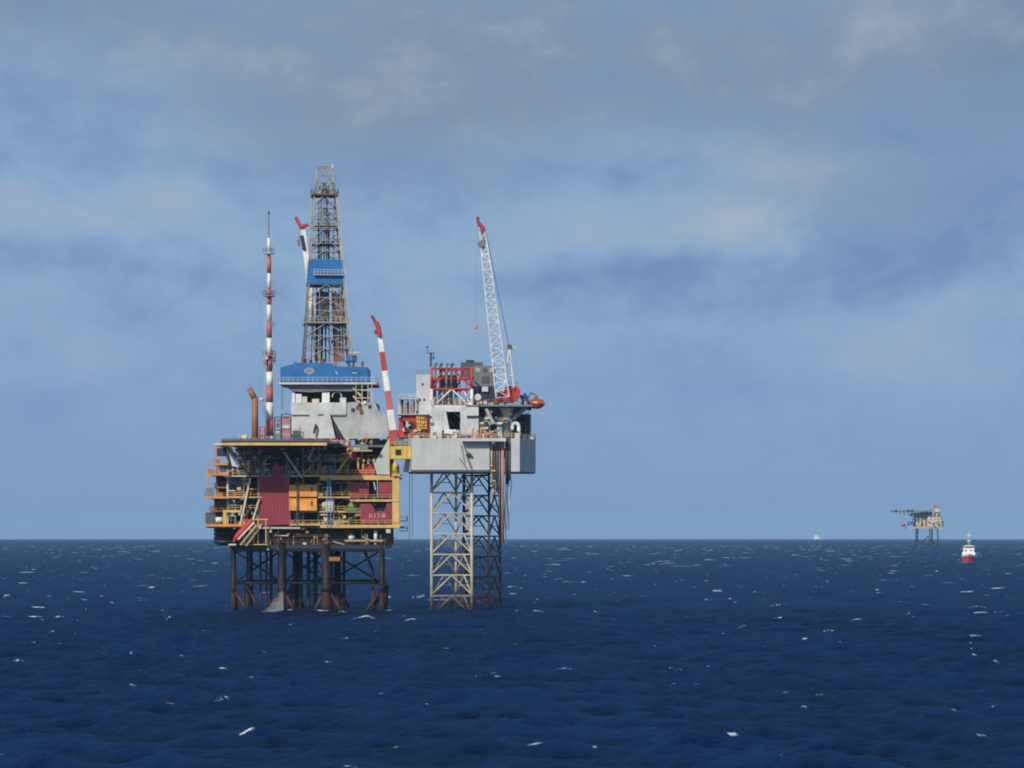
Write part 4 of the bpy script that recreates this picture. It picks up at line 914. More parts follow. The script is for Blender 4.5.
# ------------------------------------------------------------------ jack-up rig
def jackup():
    YH = 638.0; ZD = PZ(438.2, YH); ZK = PZ(471.6, YH)
    r = thing('jack_up_rig', 'pale grey jack-up rig hull raised on lattice legs beside the rusty platform', 'jack-up rig', (PX(470, 650), 650, 0))
    # hull with a notch for the pipes
    pl = [(411.8, YH), (489.5, YH), (489.5, YH + 2.6), (511, YH + 2.6), (511, YH), (519.8, YH), (536, YH + 9), (535, 664), (406, 664), (406, YH + 8)]
    def hp(dz, z, g=0): return [(PX(px, YH) if Y_ < 670 else PX(px, YH), Y_, z) for px, Y_ in pl]
    hull = MB().prism(hp(0, ZK), (0, 0, ZD - ZK)).build('hull', 'hullgrey', r)
    b = MB(); b.box(PX(411.2, YH), PX(489.5, YH), YH - .12, YH - .004, ZK - .05, ZK + .4); b.build('rubbing_strip', 'darkgrey', hull)
    b = MB()
    for i in range(12): b.box(PX(418 + i * 6, YH) - .02, PX(418 + i * 6, YH) + .02, YH - .03, YH - .003, ZK + .5, ZD - .2)
    b.build('weld_seam', 'grey', hull)
    MB().box(PX(462.5, YH), PX(506, YH), YH - 2.0, YH - .01, ZD - .75, ZD - .05).build('side_platform', 'palegrey', hull)
    e = [(PX(411.8, YH), YH), (PX(519.8, YH), YH), (PX(536, YH), YH + 9), (PX(535, YH), 664)]
    MB().rail([(PX(406, YH), YH + 8, ZD)] + [(x, y, ZD) for x, y in e], 1.1, 1.3, .06).build('railing', 'cream', r)
    MB().rail([(PX(463, YH), YH - 2, ZD - .05), (PX(506, YH), YH - 2, ZD - .05)], 1.1, 1.3, .05).build('railing', 'brown', r)
    # dark bars tracing hung gear and its cast shadow on the hull side
    b = MB(); b.bar(P(462.4, 442, YH - .6), P(467, 453.5, YH - .6), .1); b.bar(P(467, 453.5, YH - .6), P(471.5, 455.5, YH - .6), .5, .3, n=8); b.bar(P(459.5, 458, YH - .6), P(466, 467.5, YH - .6), .1); b.bar(P(466, 454, YH - .6), P(471.5, 468.5, YH - .4), .14); b.bar(P(461, 444, YH - .5), P(464.5, 463, YH - .5), .06)
    b.build('hung_gear_shadow', 'darkgrey', r)
    # edge clutter
    rn = random.Random(5)
    for i in range(34):
        px = rn.uniform(412, 534); Yq = YH + 1.0 + rn.random() * 2 + max(0, px - 519) * .6; w = rn.uniform(.25, .8); h_ = rn.uniform(.5, 1.5)
        x = PX(px, YH); MB().box(x - w, x + w, Yq, Yq + 1, ZD, ZD + h_).build('deck_fitting', rn.choice(['cream', 'brown', 'darkgrey', 'rust', 'palegrey', 'yellow', 'black']), r)
    for px in (472, 476, 480, 484, 486): MB().bar((PX(px, YH), YH + .8, ZD), (PX(px + 1.4, YH), YH + 1.2, ZD + rn.uniform(1, 2.4)), .22).build('deck_fitting', rn.choice(['orange', 'fadedred', 'orange']), r)
    # legs ------------------------------------------------------
    def leg(pts, zl0, step, n, matc, matb, top):
        lg = bpy.data.objects.new('leg', None); col.objects.link(lg); lg.parent = r; lg.location = Vector((pts[0][0], pts[0][1], 0)) - r.location
        z_top = zl0 + step * n + .6
        for k_, (x, y) in enumerate(pts):
            b = MB(); b.bar((x, y, -12), (x, y, ZD if top else ZK + .5), .36 if k_ < 2 else .30, n=10); b.build('chord', matc, lg, True)
            if top:
                zr = zl0 + step * 10; MB().bar((x, y, ZD), (x, y, zr), .36, n=10).build('chord', 'white', lg, True); MB().bar((x, y, zr), (x, y, zl0 + step * 11 + .3), .30, n=10).build('chord', 'brightred', lg, True)
        for k_ in range(-1, 11 if top else 7):
            za, zb_ = zl0 + step * k_, zl0 + step * (k_ + 1); b = MB()
            for i in range(3):
                p, q = Vector((*pts[i], 0)), Vector((*pts[(i + 1) % 3], 0)); up0, lo0 = Vector((0, 0, zb_)), Vector((0, 0, za))
                b.bar(p + up0, q + up0, .17, n=6); mid = (p + q) / 2 + up0
                b.bar(p + lo0 + Vector((0, 0, .3)), mid, .19, n=6); b.bar(q + lo0 + Vector((0, 0, .3)), mid, .19, n=6)
                if i: b.bar((p + lo0 + mid) / 2, (q + lo0 + mid) / 2, .10, n=5)
                if top and k_ == 10: b.bar(p + lo0, q + lo0, .24, n=6); b.bar(p + (up0 + lo0) / 2, q + (up0 + lo0) / 2, .1, n=5)
            mm = matb
            if top and k_ == 9: mm = 'white'
            if top and k_ == 10: mm = 'brightred'
            if top and k_ in (7, 8): mm = 'pink'
            b.build('bracing', mm, lg)
    s_ = 20.7 * 644 / FP
    z596 = PZ(596, 644)
    leg([(PX(431.6, 644), 644), (PX(471.8, 644), 644), (PX(456, 652), 652)], z596 - s_ * 0, s_, 6, 'legpale', 'legpale', True)
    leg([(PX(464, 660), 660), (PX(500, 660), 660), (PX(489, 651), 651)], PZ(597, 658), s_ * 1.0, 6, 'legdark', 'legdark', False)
    # pipes in the notch and raw water hoses
    for px, rad, m_, y1 in ((502.6, .36, 'pink', 543), (491.5, .24, 'cream', 478), (494.5, .18, 'rust', 496), (497.2, .28, 'darkgrey', 490), (499.5, .16, 'midgrey', 520), (507, .36, 'black', 484), (509.6, .26, 'darkgrey', 480)):
        MB().bar((PX(px, YH), YH + .8, PZ(436, YH)), (PX(px, YH), YH + .8, PZ(y1, YH)), rad, n=8).build('caisson', m_, r, True)
    for k_, (px, l_) in enumerate(((505.5, 545), (508, 530), (509.5, 512), (506.5, 538), (510.8, 500))):
        b = MB(); pts = [P(px + math.sin(i * .8 + k_) * .7, 470 + (l_ - 470) * i / 10, YH + 1.2) for i in range(11)]; b.tube(pts, .1 if k_ else .14); b.build('hose', ('midgrey', 'darkgrey', 'palegrey')[k_ % 3], r)
    b = MB()
    for i in range(7): b.pbox(490 + (i % 2) * 2, 492.5 + (i % 2) * 3, 465 + i * 5.0, 466.4 + i * 5.0, YH + .3, .5)
    b.build('pipe_clamp', 'yellow', r)
    # deck houses -----------------------------------------------
    def bx(name, px0, px1, py0, Y_, d, mat, zb=None, py1=None, par=None):
        return MB().pbox(px0, px1, py0, py1 if py1 else 0, Y_, d, None if py1 else (ZD if zb is None else zb)).build(name, mat, par or r)
    bx('jacking_house', 434.5, 442, 407, 641.2, 11, 'offwhite'); bx('jacking_house', 460.5, 478.5, 407, 641.2, 11, 'offwhite')
    bx('jacking_house', 442, 460.5, 407, 641.25, 1.5, 'offwhite', py1=411.6)
    MB().pprism([(442, 411.6), (446, 411.6), (449.5, 430), (442, 430)], 641.3, .6).build('jacking_house', 'palegrey', r)
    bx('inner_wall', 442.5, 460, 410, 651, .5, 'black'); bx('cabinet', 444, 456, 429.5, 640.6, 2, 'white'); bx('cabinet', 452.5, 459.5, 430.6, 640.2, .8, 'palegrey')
    for px in (454.5, 457.6): bx('window', px - .9, px + .9, 432.2, 640.1, .1, 'glass', py1=434.8)
    bx('accommodation_block', 416.3, 430.5, 374.6, 646, 8, 'palegrey'); bx('accommodation_block', 430.5, 434.5, 399.5, 643, 8, 'palegrey')
    for px, py in ((420, 398.6), (424.3, 398.6), (422.6, 383)): bx('window', px - .9, px + .9, py, 645.94, .05, 'glass', py1=py + 2.4)
    b = MB(); b.rail([P(416.5, 374.6, 646.2), P(430, 374.6, 646.2)], 1, 1.2); b.build('railing', 'midgrey', r)
    bx('beam_slot', 425, 432.2, 416.2, 641, .3, 'black', py1=418.4); bx('beam_slot', 466.8, 479, 415.6, 641, .18, 'black', py1=418)
    # mid deck carried at the level of the crane base
    bx('upper_deck', 433, 532, 404.6, 642, 20, 'midgrey', py1=406.4); bx('deck_beam', 434, 466, 405.2, 641.7, .25, 'offwhite', py1=407.4)
    MB().rail([P(434, 404.2, 642.1), P(531, 404.2, 642.1)], 1.1, 1.2, .06).build('railing', 'brown', r)
    bx('machinery_house', 473.5, 495, 365.8, 650, 14, 'midgrey'); bx('machinery_house', 460.6, 482.5, 362.2, 653, 10, 'darkgrey', zb=PZ(377, 653)); bx('machinery_house', 466, 474, 362, 656, 6, 'black', py1=360)
    bx('machinery_house', 473, 496, 386, 647.5, 6, 'navy', zb=PZ(404, 647.5)); bx('cabinet', 482, 488, 386.6, 646.8, 1.2, 'palegrey', py1=391.6); bx('louvre', 481.5, 489, 376, 649.85, .2, 'darkgrey', py1=383)
    for px in (478, 485, 491): bx('louvre', px - 2, px + 2, 368, 649.9, .15, 'grey' if px != 485 else 'darkgrey', py1=372)
    for k_, px in enumerate((435, 440.5, 446.5, 451.5)):
        b = MB(); b.pbar(px, 404, px, 365, 648.6, .32, n=8); b.pbar(px, 365, px + 2, 363.4, 648.6, .34, n=8); b.build('exhaust_pipe', 'darkgrey' if k_ % 2 else 'midgrey', r, True)
    bx('exhaust_silencer', 441, 455, 375, 649.5, 2, 'midgrey', zb=PZ(390, 649.5)); bx('exhaust_silencer', 461, 470, 377, 648.8, 2, 'fadedred', zb=PZ(380, 648.8))
    b = MB(); b.pbar(430.8, 366.5, 430.8, 352.6, 644, .3); b.pbar(427.5, 346.8, 427.5, 353.4, 644, .1); b.pbar(425.5, 347, 429, 346.6, 644, .14); b.pbar(427.5, 353, 434, 353, 644, .12); b.pbar(433.5, 353, 433.5, 360, 644, .1); b.pbar(430.8, 358, 435, 357.5, 644, .14); b.build('antenna', 'darkgrey', r)
    # left wing: red module, grey clutter above
    bx('red_module', 398.5, 429.5, 414.6, 645.5, 8, 'red', py1=437.5); bx('recess', 403, 405.8, 422, 645.3, .25, 'black', py1=428); bx('recess', 408.6, 414.5, 421.5, 645.3, .25, 'black', py1=429); bx('pilaster', 405.9, 408.3, 421.3, 645.1, .3, 'palegrey', py1=429)
    bx('louvre', 400, 428, 429.4, 645.35, .2, 'fadedred', py1=430.6); bx('deck_plate', 397, 431, 413.8, 644.6, 10, 'grey', py1=414.8)
    b = MB()
    for i in range(5): b.pbar(417 + i * 2.2, 416, 418 + i * 2.0, 429, 644.4, .13)
    for py in (418, 422, 425.5, 428): b.pbar(416.5, py, 427, py + .4, 644.3, .15)
    b.build('yellow_frame', 'brightyellow', r)
    for i in range(16):
        px = rn.uniform(399, 416); py = rn.uniform(399, 411); bx('deck_fitting', px - rn.uniform(1, 2.6), px + rn.uniform(1, 2.6), py, 645 + rn.random() * 3, 1.5, rn.choice(['palegrey', 'cream', 'fadedred', 'grey', 'midgrey']), zb=PZ(413.8, 646))
    bx('deck_plate', 398, 417, 398.4, 645, 5, 'grey', py1=399.4); MB().rail([P(398, 398.4, 645), P(416.5, 398.4, 645)], 1, 1.2).build('railing', 'cream', r)
    for px in (398.6, 404.5, 410, 415.6): MB().pbar(px, 414, px, 399, 645, .14).build('column', 'cream', r)
    bx('tank', 394, 411.5, 436.5, 646, 3, 'midgrey', py1=445.5); MB().pprism([(405.5, 459), (411.6, 455), (411.6, 472), (403, 472)], 646, 2).build('hull_bracket', 'hullgrey', r)
    MB().bar(P(404, 440.6, 644.5), P(410, 440.6, 644.5), .4, n=10).build('tank', 'teal', r, True)
    # right side: crane column support, pipes, stair tower
    b = MB(); b.pprism([(483, 407), (524, 407), (517, 413.5), (512.5, 418), (499.5, 418), (493, 413.5)], 648, 7); b.build('bracket', 'midgrey', r)
    MB().pbar(486, 408, 493.4, 424, 643, .45).build('brace', 'grey', r); MB().pbar(492, 410, 485, 421, 643.6, .5).build('brace', 'midgrey', r); MB().pbar(526, 407.5, 513, 419, 646, .5).build('brace', 'grey', r)
    bx('machinery_house', 490, 501.5, 420, 648, 8, 'darkgrey'); bx('machinery_house', 512, 530, 414, 655, 10, 'navy', zb=ZD)
    bx('cabinet', 497, 501.8, 422, 644, 1.5, 'palegrey'); bx('pipe', 494.5, 503, 422, 643.2, .5, 'white', py1=424.2)
    b = MB(); pts = [P(512.4, 430, 643)] + [P(515.6 - 3.2 * math.cos(a), 426.6 - 3.6 * math.sin(a), 643) for a in [i * math.pi / 8 for i in range(9)]] + [P(518.8, 437, 643)]; b.tube(pts, .42, 8); b.build('vent_pipe', 'white', r, True)
    st = MB()
    for px in (526, 530.6):
        for yy in (650, 652.4): st.bar(P(px, 437, yy), P(px, 412 if px < 528 else 414, yy), .12)
    for py in (416, 423, 430): st.pbar(526, py, 530.6, py, 650, .1); st.pbar(520, py, 526, py, 650, .08)
    for k_ in range(3): st.pbar(526, 430 - k_ * 7, 530.6, 423 - k_ * 7, 650, .09)
    st.build('stair_tower', 'midgrey', r)
    for px, py, w in ((481, 424, 3), (484, 429, 4), (478, 431, 3), (487, 419, 2)): b = MB(); b.pbar(px - w, py, px + w, py - 1, 642, .3); b.pbar(px - w, py + 2.4, px + w * .6, py + 2, 642.4, .2); b.build('pipe', 'cream', r)
    bx('machinery_house', 479, 491, 417, 646, 5, 'grey')
    for i in range(46):
        px, py = rn.uniform(466, 531), rn.uniform(408, 436); k_ = rn.random(); Yq = rn.uniform(641.8, 644.2); c_ = rn.choice(['navy', 'black', 'darkgrey', 'cream', 'palegrey', 'rust', 'midgrey', 'brown', 'navy', 'offwhite'])
        if (px < 480 and py < 420) or px > 523: continue
        if k_ < .45: bx('deck_fitting', px - rn.uniform(.6, 2.4), px + rn.uniform(.6, 2.4), py, Yq, 1.2, c_, py1=py + rn.uniform(1, 4))
        else: MB().pbar(px, py, px + rn.uniform(-6, 6), py + rn.choice([0, 0, 3, 6]), Yq, rn.uniform(.07, .18)).build('pipe', c_, r)
    for i in range(24):
        px, py = rn.uniform(399, 429), rn.uniform(415, 436); c_ = rn.choice(['maroon', 'red', 'palegrey', 'cream', 'fadedred', 'darkgrey', 'black', 'yellow']); bx('deck_fitting', px - rn.uniform(.5, 2), px + rn.uniform(.5, 2), py, 644.2, .9, c_, py1=py + rn.uniform(.8, 2.6))
    for i in range(18):
        px = rn.uniform(432, 471); bx('deck_fitting', px - rn.uniform(.4, 1.6), px + rn.uniform(.4, 1.6), 404.4 - rn.uniform(1.5, 8), 646 + rn.random() * 3, 1, rn.choice(['cream', 'brown', 'palegrey', 'pink', 'midgrey', 'rust']), py1=404.4)
    for i in range(7):
        px = 434 + i * 5.4 + rn.uniform(-1, 1); MB().pbar(px, 404, px, rn.uniform(368, 380), 651 + rn.random() * 3, rn.uniform(.12, .3), n=6).build('exhaust_pipe', rn.choice(['grey', 'midgrey', 'darkgrey', 'palegrey']), r)
    for i in range(22):
        px = rn.uniform(472, 529); bx('deck_fitting', px - rn.uniform(.5, 1.5), px + rn.uniform(.5, 1.5), 404.4 - rn.uniform(1, 4.5), 643 + rn.random() * 4, 1, rn.choice(['cream', 'rust', 'yellow', 'palegrey', 'brown', 'black']), py1=404.4)
    return r, ZD
RIG, ZD = jackup()

# lattice boom crane on the jack-up
def lattice_crane():
    Y = 645.0
    r = thing('lattice_boom_crane', 'white lattice boom crane with red house on the grey jack-up hull', 'crane', (PX(506.5, Y), Y, ZD))
    MB().lathe((PX(506.5, Y), Y + 1, ZD), (0, 0, 1), [(1.08, 0), (1.08, 5.6), (1.5, 6.6), (1.9, 7.3)], 20).build('pedestal', 'palegrey', r, True)
    MB().lathe((PX(506, Y), Y + 1, PZ(402.4, Y)), (0, 0, 1), [(2.6, 0), (2.6, .9), (1.9, 1.0), (1.9, 1.3)], 20).build('slew_ring', 'brightred', r)
    hs = MB(); hs.pprism([(506, 387), (512, 385.5), (518, 386.5), (520.6, 390.5), (519.6, 396.5), (515.5, 400), (503, 400.4), (496.5, 399), (496.5, 396)], Y - .8, 4.2); h_ = hs.build('machinery_house', 'red', r)
    MB().pbox(511.5, 516, 388, 391, Y - .95, .1).build('vent', 'maroon', h_)
    MB().pbox(497, 501, 391.5, 398.5, Y - 2.4, 1.8).build('cab', 'maroon', r); MB().pbox(497.6, 500.4, 392.5, 395.6, Y - 2.5, .08).build('window', 'glass', r)
    MB().rail([P(508, 385.4, Y), P(518, 386, Y)], .9, .8).build('railing', 'darkgrey', r)
    # boom: four chords, pinched at foot and head
    A, B = P(502.6, 397.5, Y - 1.2), P(482.6, 232, Y - 1.2)
    d = (B - A).normalized(); s_ = Vector((d.z, 0, -d.x)); yv = Vector((0, 1, 0)); Lb = (B - A).length
    def wd(t_): return 1.52 - .0 * t_ if t_ < .04 else (1.5 - (t_ - .04) * .72 if t_ < .8 else .95 - (t_ - .8) * 1.7)
    def cp(t_, i):
        sx_, sy_ = ((-1, -1), (1, -1), (1, 1), (-1, 1))[i]; w = wd(t_); return A.lerp(B, t_) + s_ * sx_ * w + yv * sy_ * w * .8
    ts = [i / 22 for i in range(23)]
    for i in range(4):
        b = MB(); b.tube([cp(t_, i) for t_ in ts], .13, 6); b.build('boom_chord', 'white', r)
    for sec in range(4):
        b = MB()
        for k_ in range(sec * 6, min(22, sec * 6 + 6)):
            for i in range(4):
                j = (i + 1) % 4; b.bar(cp(ts[k_], i), cp(ts[k_ + 1], j) if k_ % 2 else cp(ts[k_ + 1], i), .05, n=4)
                b.bar(cp(ts[k_], i), cp(ts[k_], j), .075, n=4); b.bar(cp(ts[k_], i if k_ % 2 else j), cp(ts[k_ + 1], j if k_ % 2 else i), .08, n=4)
        b.build('boom_lacing', 'white', r)
    MB().tube([P(483.5, 234, Y - 1.2), P(482, 226, Y - 1.2), P(478.4, 223.5, Y - 1.2)], .5, 6).build('boom_head', 'brightred', r); MB().tube([P(478.6, 224.5, Y - 1.2), P(477.5, 216.8, Y - 1.2)], .34, 6).build('jib', 'maroon', r)
    b = MB(); b.lathe(P(481.5, 243.5, Y - 2.2), (0, 1, 0), [(.75, 0), (.75, 1.6)], 12); b.pbox(479.5, 485, 237.5, 248, Y - 1.6, 1.2); b.build('sheave_block', 'midgrey', r)
    MB().pbox(477.8, 481, 242, 245, Y - 1.6, 1).build('floodlight', 'darkgrey', r)
    # gantry, pendants, hook rope
    top = P(509.6, 347, Y)
    for px, py, dy in ((503.5, 392, -1.4), (513.8, 388, -1.4), (503.5, 392, 1.4), (513.8, 388, 1.4)): MB().bar(P(px, py, Y + dy), top + Vector((0, dy * .4, 0)), .16).build('gantry_leg', 'white', r)
    b = MB(); b.pbar(505, 377, 512.7, 375, Y - 1, .1); b.pbar(507, 363, 511.3, 362, Y - .7, .1); b.build('gantry_brace', 'white', r)
    MB().pbox(507.3, 511.5, 344.6, 349, Y - .8, 1.6).build('gantry_head', 'darkgrey', r); MB().pbox(511.5, 516, 345.8, 349.6, Y - .5, 1).build('gantry_landing', 'grey', r)
    for dx in (-.25, .25): MB().bar(P(509, 346, Y) + Vector((0, dx, 0)), P(485.6, 230, Y - 1.2) + Vector((0, dx, 0)), .07, n=5).build('pendant_rope', 'darkgrey', r)
    MB().pbar(477, 226, 476.3, 325, Y - 1.2, .035, n=4).build('hoist_rope', 'midgrey', r)
    MB().lathe(P(476.3, 329.5, Y - 1.2), (0, 0, 1), [(.08, 0), (.28, .3), (.28, .8), (.1, 1.1)], 8).build('hook_block', 'orange', r)
lattice_crane()
# dish and lifeboats of the jack-up
r = thing('satellite_dish', 'round white dish facing the sea on deck left of the red crane', 'dish', P(478, 404, 641.5))
MB().lathe(P(478, 397.3, 640.9), (0, -1, 0), [(.1, -.35), (.45, -.25), (.78, 0), (.78, .03), (.4, -.1), (.05, -.14)], 20).build('reflector', 'white', r, True)
MB().pbar(478, 404.3, 478, 398, 641.6, .14).build('stand', 'grey', r); MB().bar(P(478, 397.3, 641.2), P(478, 397.3, 640.2), .06).build('feed', 'midgrey', r)
def enclosed_boat(name, label, c, Lh, w, h_, mat, ang, extra):
    r = thing(name, label, 'lifeboat', c + Vector((0, 0, -h_)))
    vs, fs = [], []; n, sec = 12, 10; q = Matrix.Rotation(ang, 3, 'Z')
    for j in range(sec + 1):
        t_ = -1 + 2 * j / sec; k_ = max(.12, (1 - abs(t_) ** 2.6)) ** .6
        for i in range(n):
            a = 2 * math.pi * i / n; z_ = math.sin(a); vs.append(c + q @ Vector((t_ * Lh, math.cos(a) * w * k_, z_ * h_ * k_ * (1 if z_ > 0 else .9) + .12 * t_ * t_)))
    for j in range(sec):
        for i in range(n): fs.append((j * n + i, (j + 1) * n + i, (j + 1) * n + (i + 1) % n, j * n + (i + 1) % n))
    fs += [tuple(reversed(range(n))), tuple(range(sec * n, (sec + 1) * n))]
    MB().add(vs, fs).build('hull', mat, r, True)
    MB().box(c.x - .5, c.x + .4, c.y - .5, c.y + .5, c.z + h_ * .8, c.z + h_ * 1.35).build('steering_cabin', mat, r)
    b = MB(); b.bar(c + q @ Vector((-Lh * .9, -w * .95, -.1)), c + q @ Vector((Lh * .9, -w * .95, -.1)), .11); b.build('fender', 'black', r)
    for nm, mb, m_ in extra: mb.build(nm, m_, r)
    return r
enclosed_boat('lifeboat', 'orange enclosed lifeboat hanging out past the right end of the grey hull', P(536.3, 404, 648), 2.0, 1.3, 1.25, 'orangeboat', R(-12), [('davit', MB().pbar(524, 405, 531, 392.5, 649.5, .18).pbar(531, 392.5, 538, 396.5, 649.5, .16).pbar(528, 407, 535, 406.4, 649.6, .16), 'midgrey'), ('fall', MB().pbar(537, 396.5, 537, 400, 648.4, .05), 'black')])
simple('cable_drum', 'blue drum on the upper deck between the red crane and orange lifeboat', 'drum', P(524.5, 404, 648), [('core', MB().lathe(P(522.5, 399.5, 647.2), (1, -.35, .5), [(1.2, 0), (1.2, .15), (.8, .2), (.8, .9), (1.2, .95), (1.2, 1.1)], 14), 'blue', True), ('cradle', MB().pbox(521, 528, 402.2, 404.2, 647, 2), 'palegrey', False)])

# ------------------------------------------------------------------ far platform, boats
def far_platform():
    Y = 3760.0; zs = drop(0, Y)
    r = thing('far_platform', 'small distant platform with wide helideck and white cabin on slim dark legs', 'oil platform', (PX(926, Y), Y, zs))
    S = Y / FP
    for px, px2, dy in ((915.4, 914.6, -8), (919.2, 919.0, 14), (929.0, 928.8, -8), (936.6, 937.4, -8), (933.6, 933.6, 14)):
        MB().bar((PX(px, Y), Y + dy, PZ(527, Y)), (PX(px2, Y), Y + dy, zs - 8), .95, n=8).build('leg', 'farsteel', r, True)
    for a, c_ in (((915.3, 547), (928.6, 536)), ((929, 537.5), (937, 545)), ((915.2, 543.5), (937, 543.5))): MB().pbar(*a, *c_, Y - 8, .7).build('cross_brace', 'farsteel', r)
    MB().pbox(893.4, 931.5, 510.4, 511.9, Y - 14, 30).build('helideck', 'midgrey', r)
    b = MB()
    for a, c_ in (((899, 512), (906, 521)), ((910, 512), (905, 518)), ((903, 512), (906, 516)), ((906, 521), (914, 527)), ((912, 512), (914, 522))): b.pbar(*a, *c_, Y - 10, .5)
    b.build('helideck_strut', 'grey', r)
    MB().pprism([(911.5, 516), (914, 513), (926, 511.9), (931.8, 512.2), (932.5, 516.5), (926, 517)], Y - 10, 26).build('roof', 'navy', r)
    MB().pbox(914.5, 928, 516, 527, Y - 4, 22).build('deck_house', 'midgrey', r)
    for px, t0, m_ in ((917, 518, 'cream'), (920.5, 517, 'grey'), (924, 518, 'cream'), (926.4, 519, 'brown'), (918.6, 523, 'yellow'), (922.5, 522, 'rust')): MB().pbox(px - 1, px + 1, t0, 526.5, Y - 7, 4).build('process_module', m_, r)
    MB().pbox(908.5, 914.2, 521.5, 525.4, Y - 8, 10).build('tank', 'blue', r)
    MB().pbox(907.5, 943, 526.6, 528.4, Y - 10, 28).build('deck', 'grey', r)
    cb_ = MB().pbox(927.6, 942, 517, 526.6, Y - 11, 16).build('cabin', 'cream', r)
    for k_ in range(4): MB().pbox(929.2 + k_ * 3.1, 931.0 + k_ * 3.1, 522.2, 524.4, Y - 11.2, .3).build('window', 'midgrey', cb_)
    for k_ in range(3): MB().pbox(930.4 + k_ * 3.6, 931.6 + k_ * 3.6, 518.4, 520.2, Y - 11.2, .3).build('window', 'rust', cb_)
    MB().pbox(942, 943.4, 521, 528, Y - 9, 8).build('stair_tower', 'darkgrey', r)
    MB().pprism([(934.3, 517), (940.6, 517), (939.6, 513), (938.8, 512), (936, 512), (935, 513)], Y - 4, 7).build('tower', 'rust', r)
    MB().pbox(935, 939.5, 508, 512, Y - 3, 5).build('tower', 'cream', r); MB().pbox(934.6, 939.8, 505, 508, Y - 3.2, 5.4).build('tower', 'fadedred', r); MB().pbox(936, 938, 514, 516, Y - 4.4, .5).build('window', 'white', r)
    rq = random.Random(9)
    for k_ in range(34):
        px, py = rq.uniform(911, 942), rq.uniform(511, 528); MB().pbox(px - rq.uniform(.3, 1.1), px + rq.uniform(.3, 1.1), py, py + rq.uniform(.6, 2.0), Y - (12.6 if px > 927 else 8.5), 1.2).build('fitting', rq.choice(['navy', 'darkgrey', 'brown', 'cream', 'rust', 'midgrey', 'farsteel', 'navy']), r)
    for k_ in range(12):
        px = rq.uniform(892.5, 926); MB().pbox(px - .8, px + .8, 509.6 + rq.random(), 512.4, Y - 15, 1).build('helideck_net', rq.choice(['darkgrey', 'brown', 'midgrey']), r)
    MB().pbar(928, 511, 931.5, 509.4, Y, .5).build('crane_arm', 'darkgrey', r)
    c_ = P(903.4, 525.4, Y - 10)
    enclosed_boat('lifeboat', 'tiny orange lifeboat at the left end of the distant platform', c_, 3.4, 1.6, 1.8, 'orangeboat', R(10), [('davit', MB().pbar(908.5, 526.5, 903.4, 522.5, Y - 9, .35), 'grey')])
far_platform()
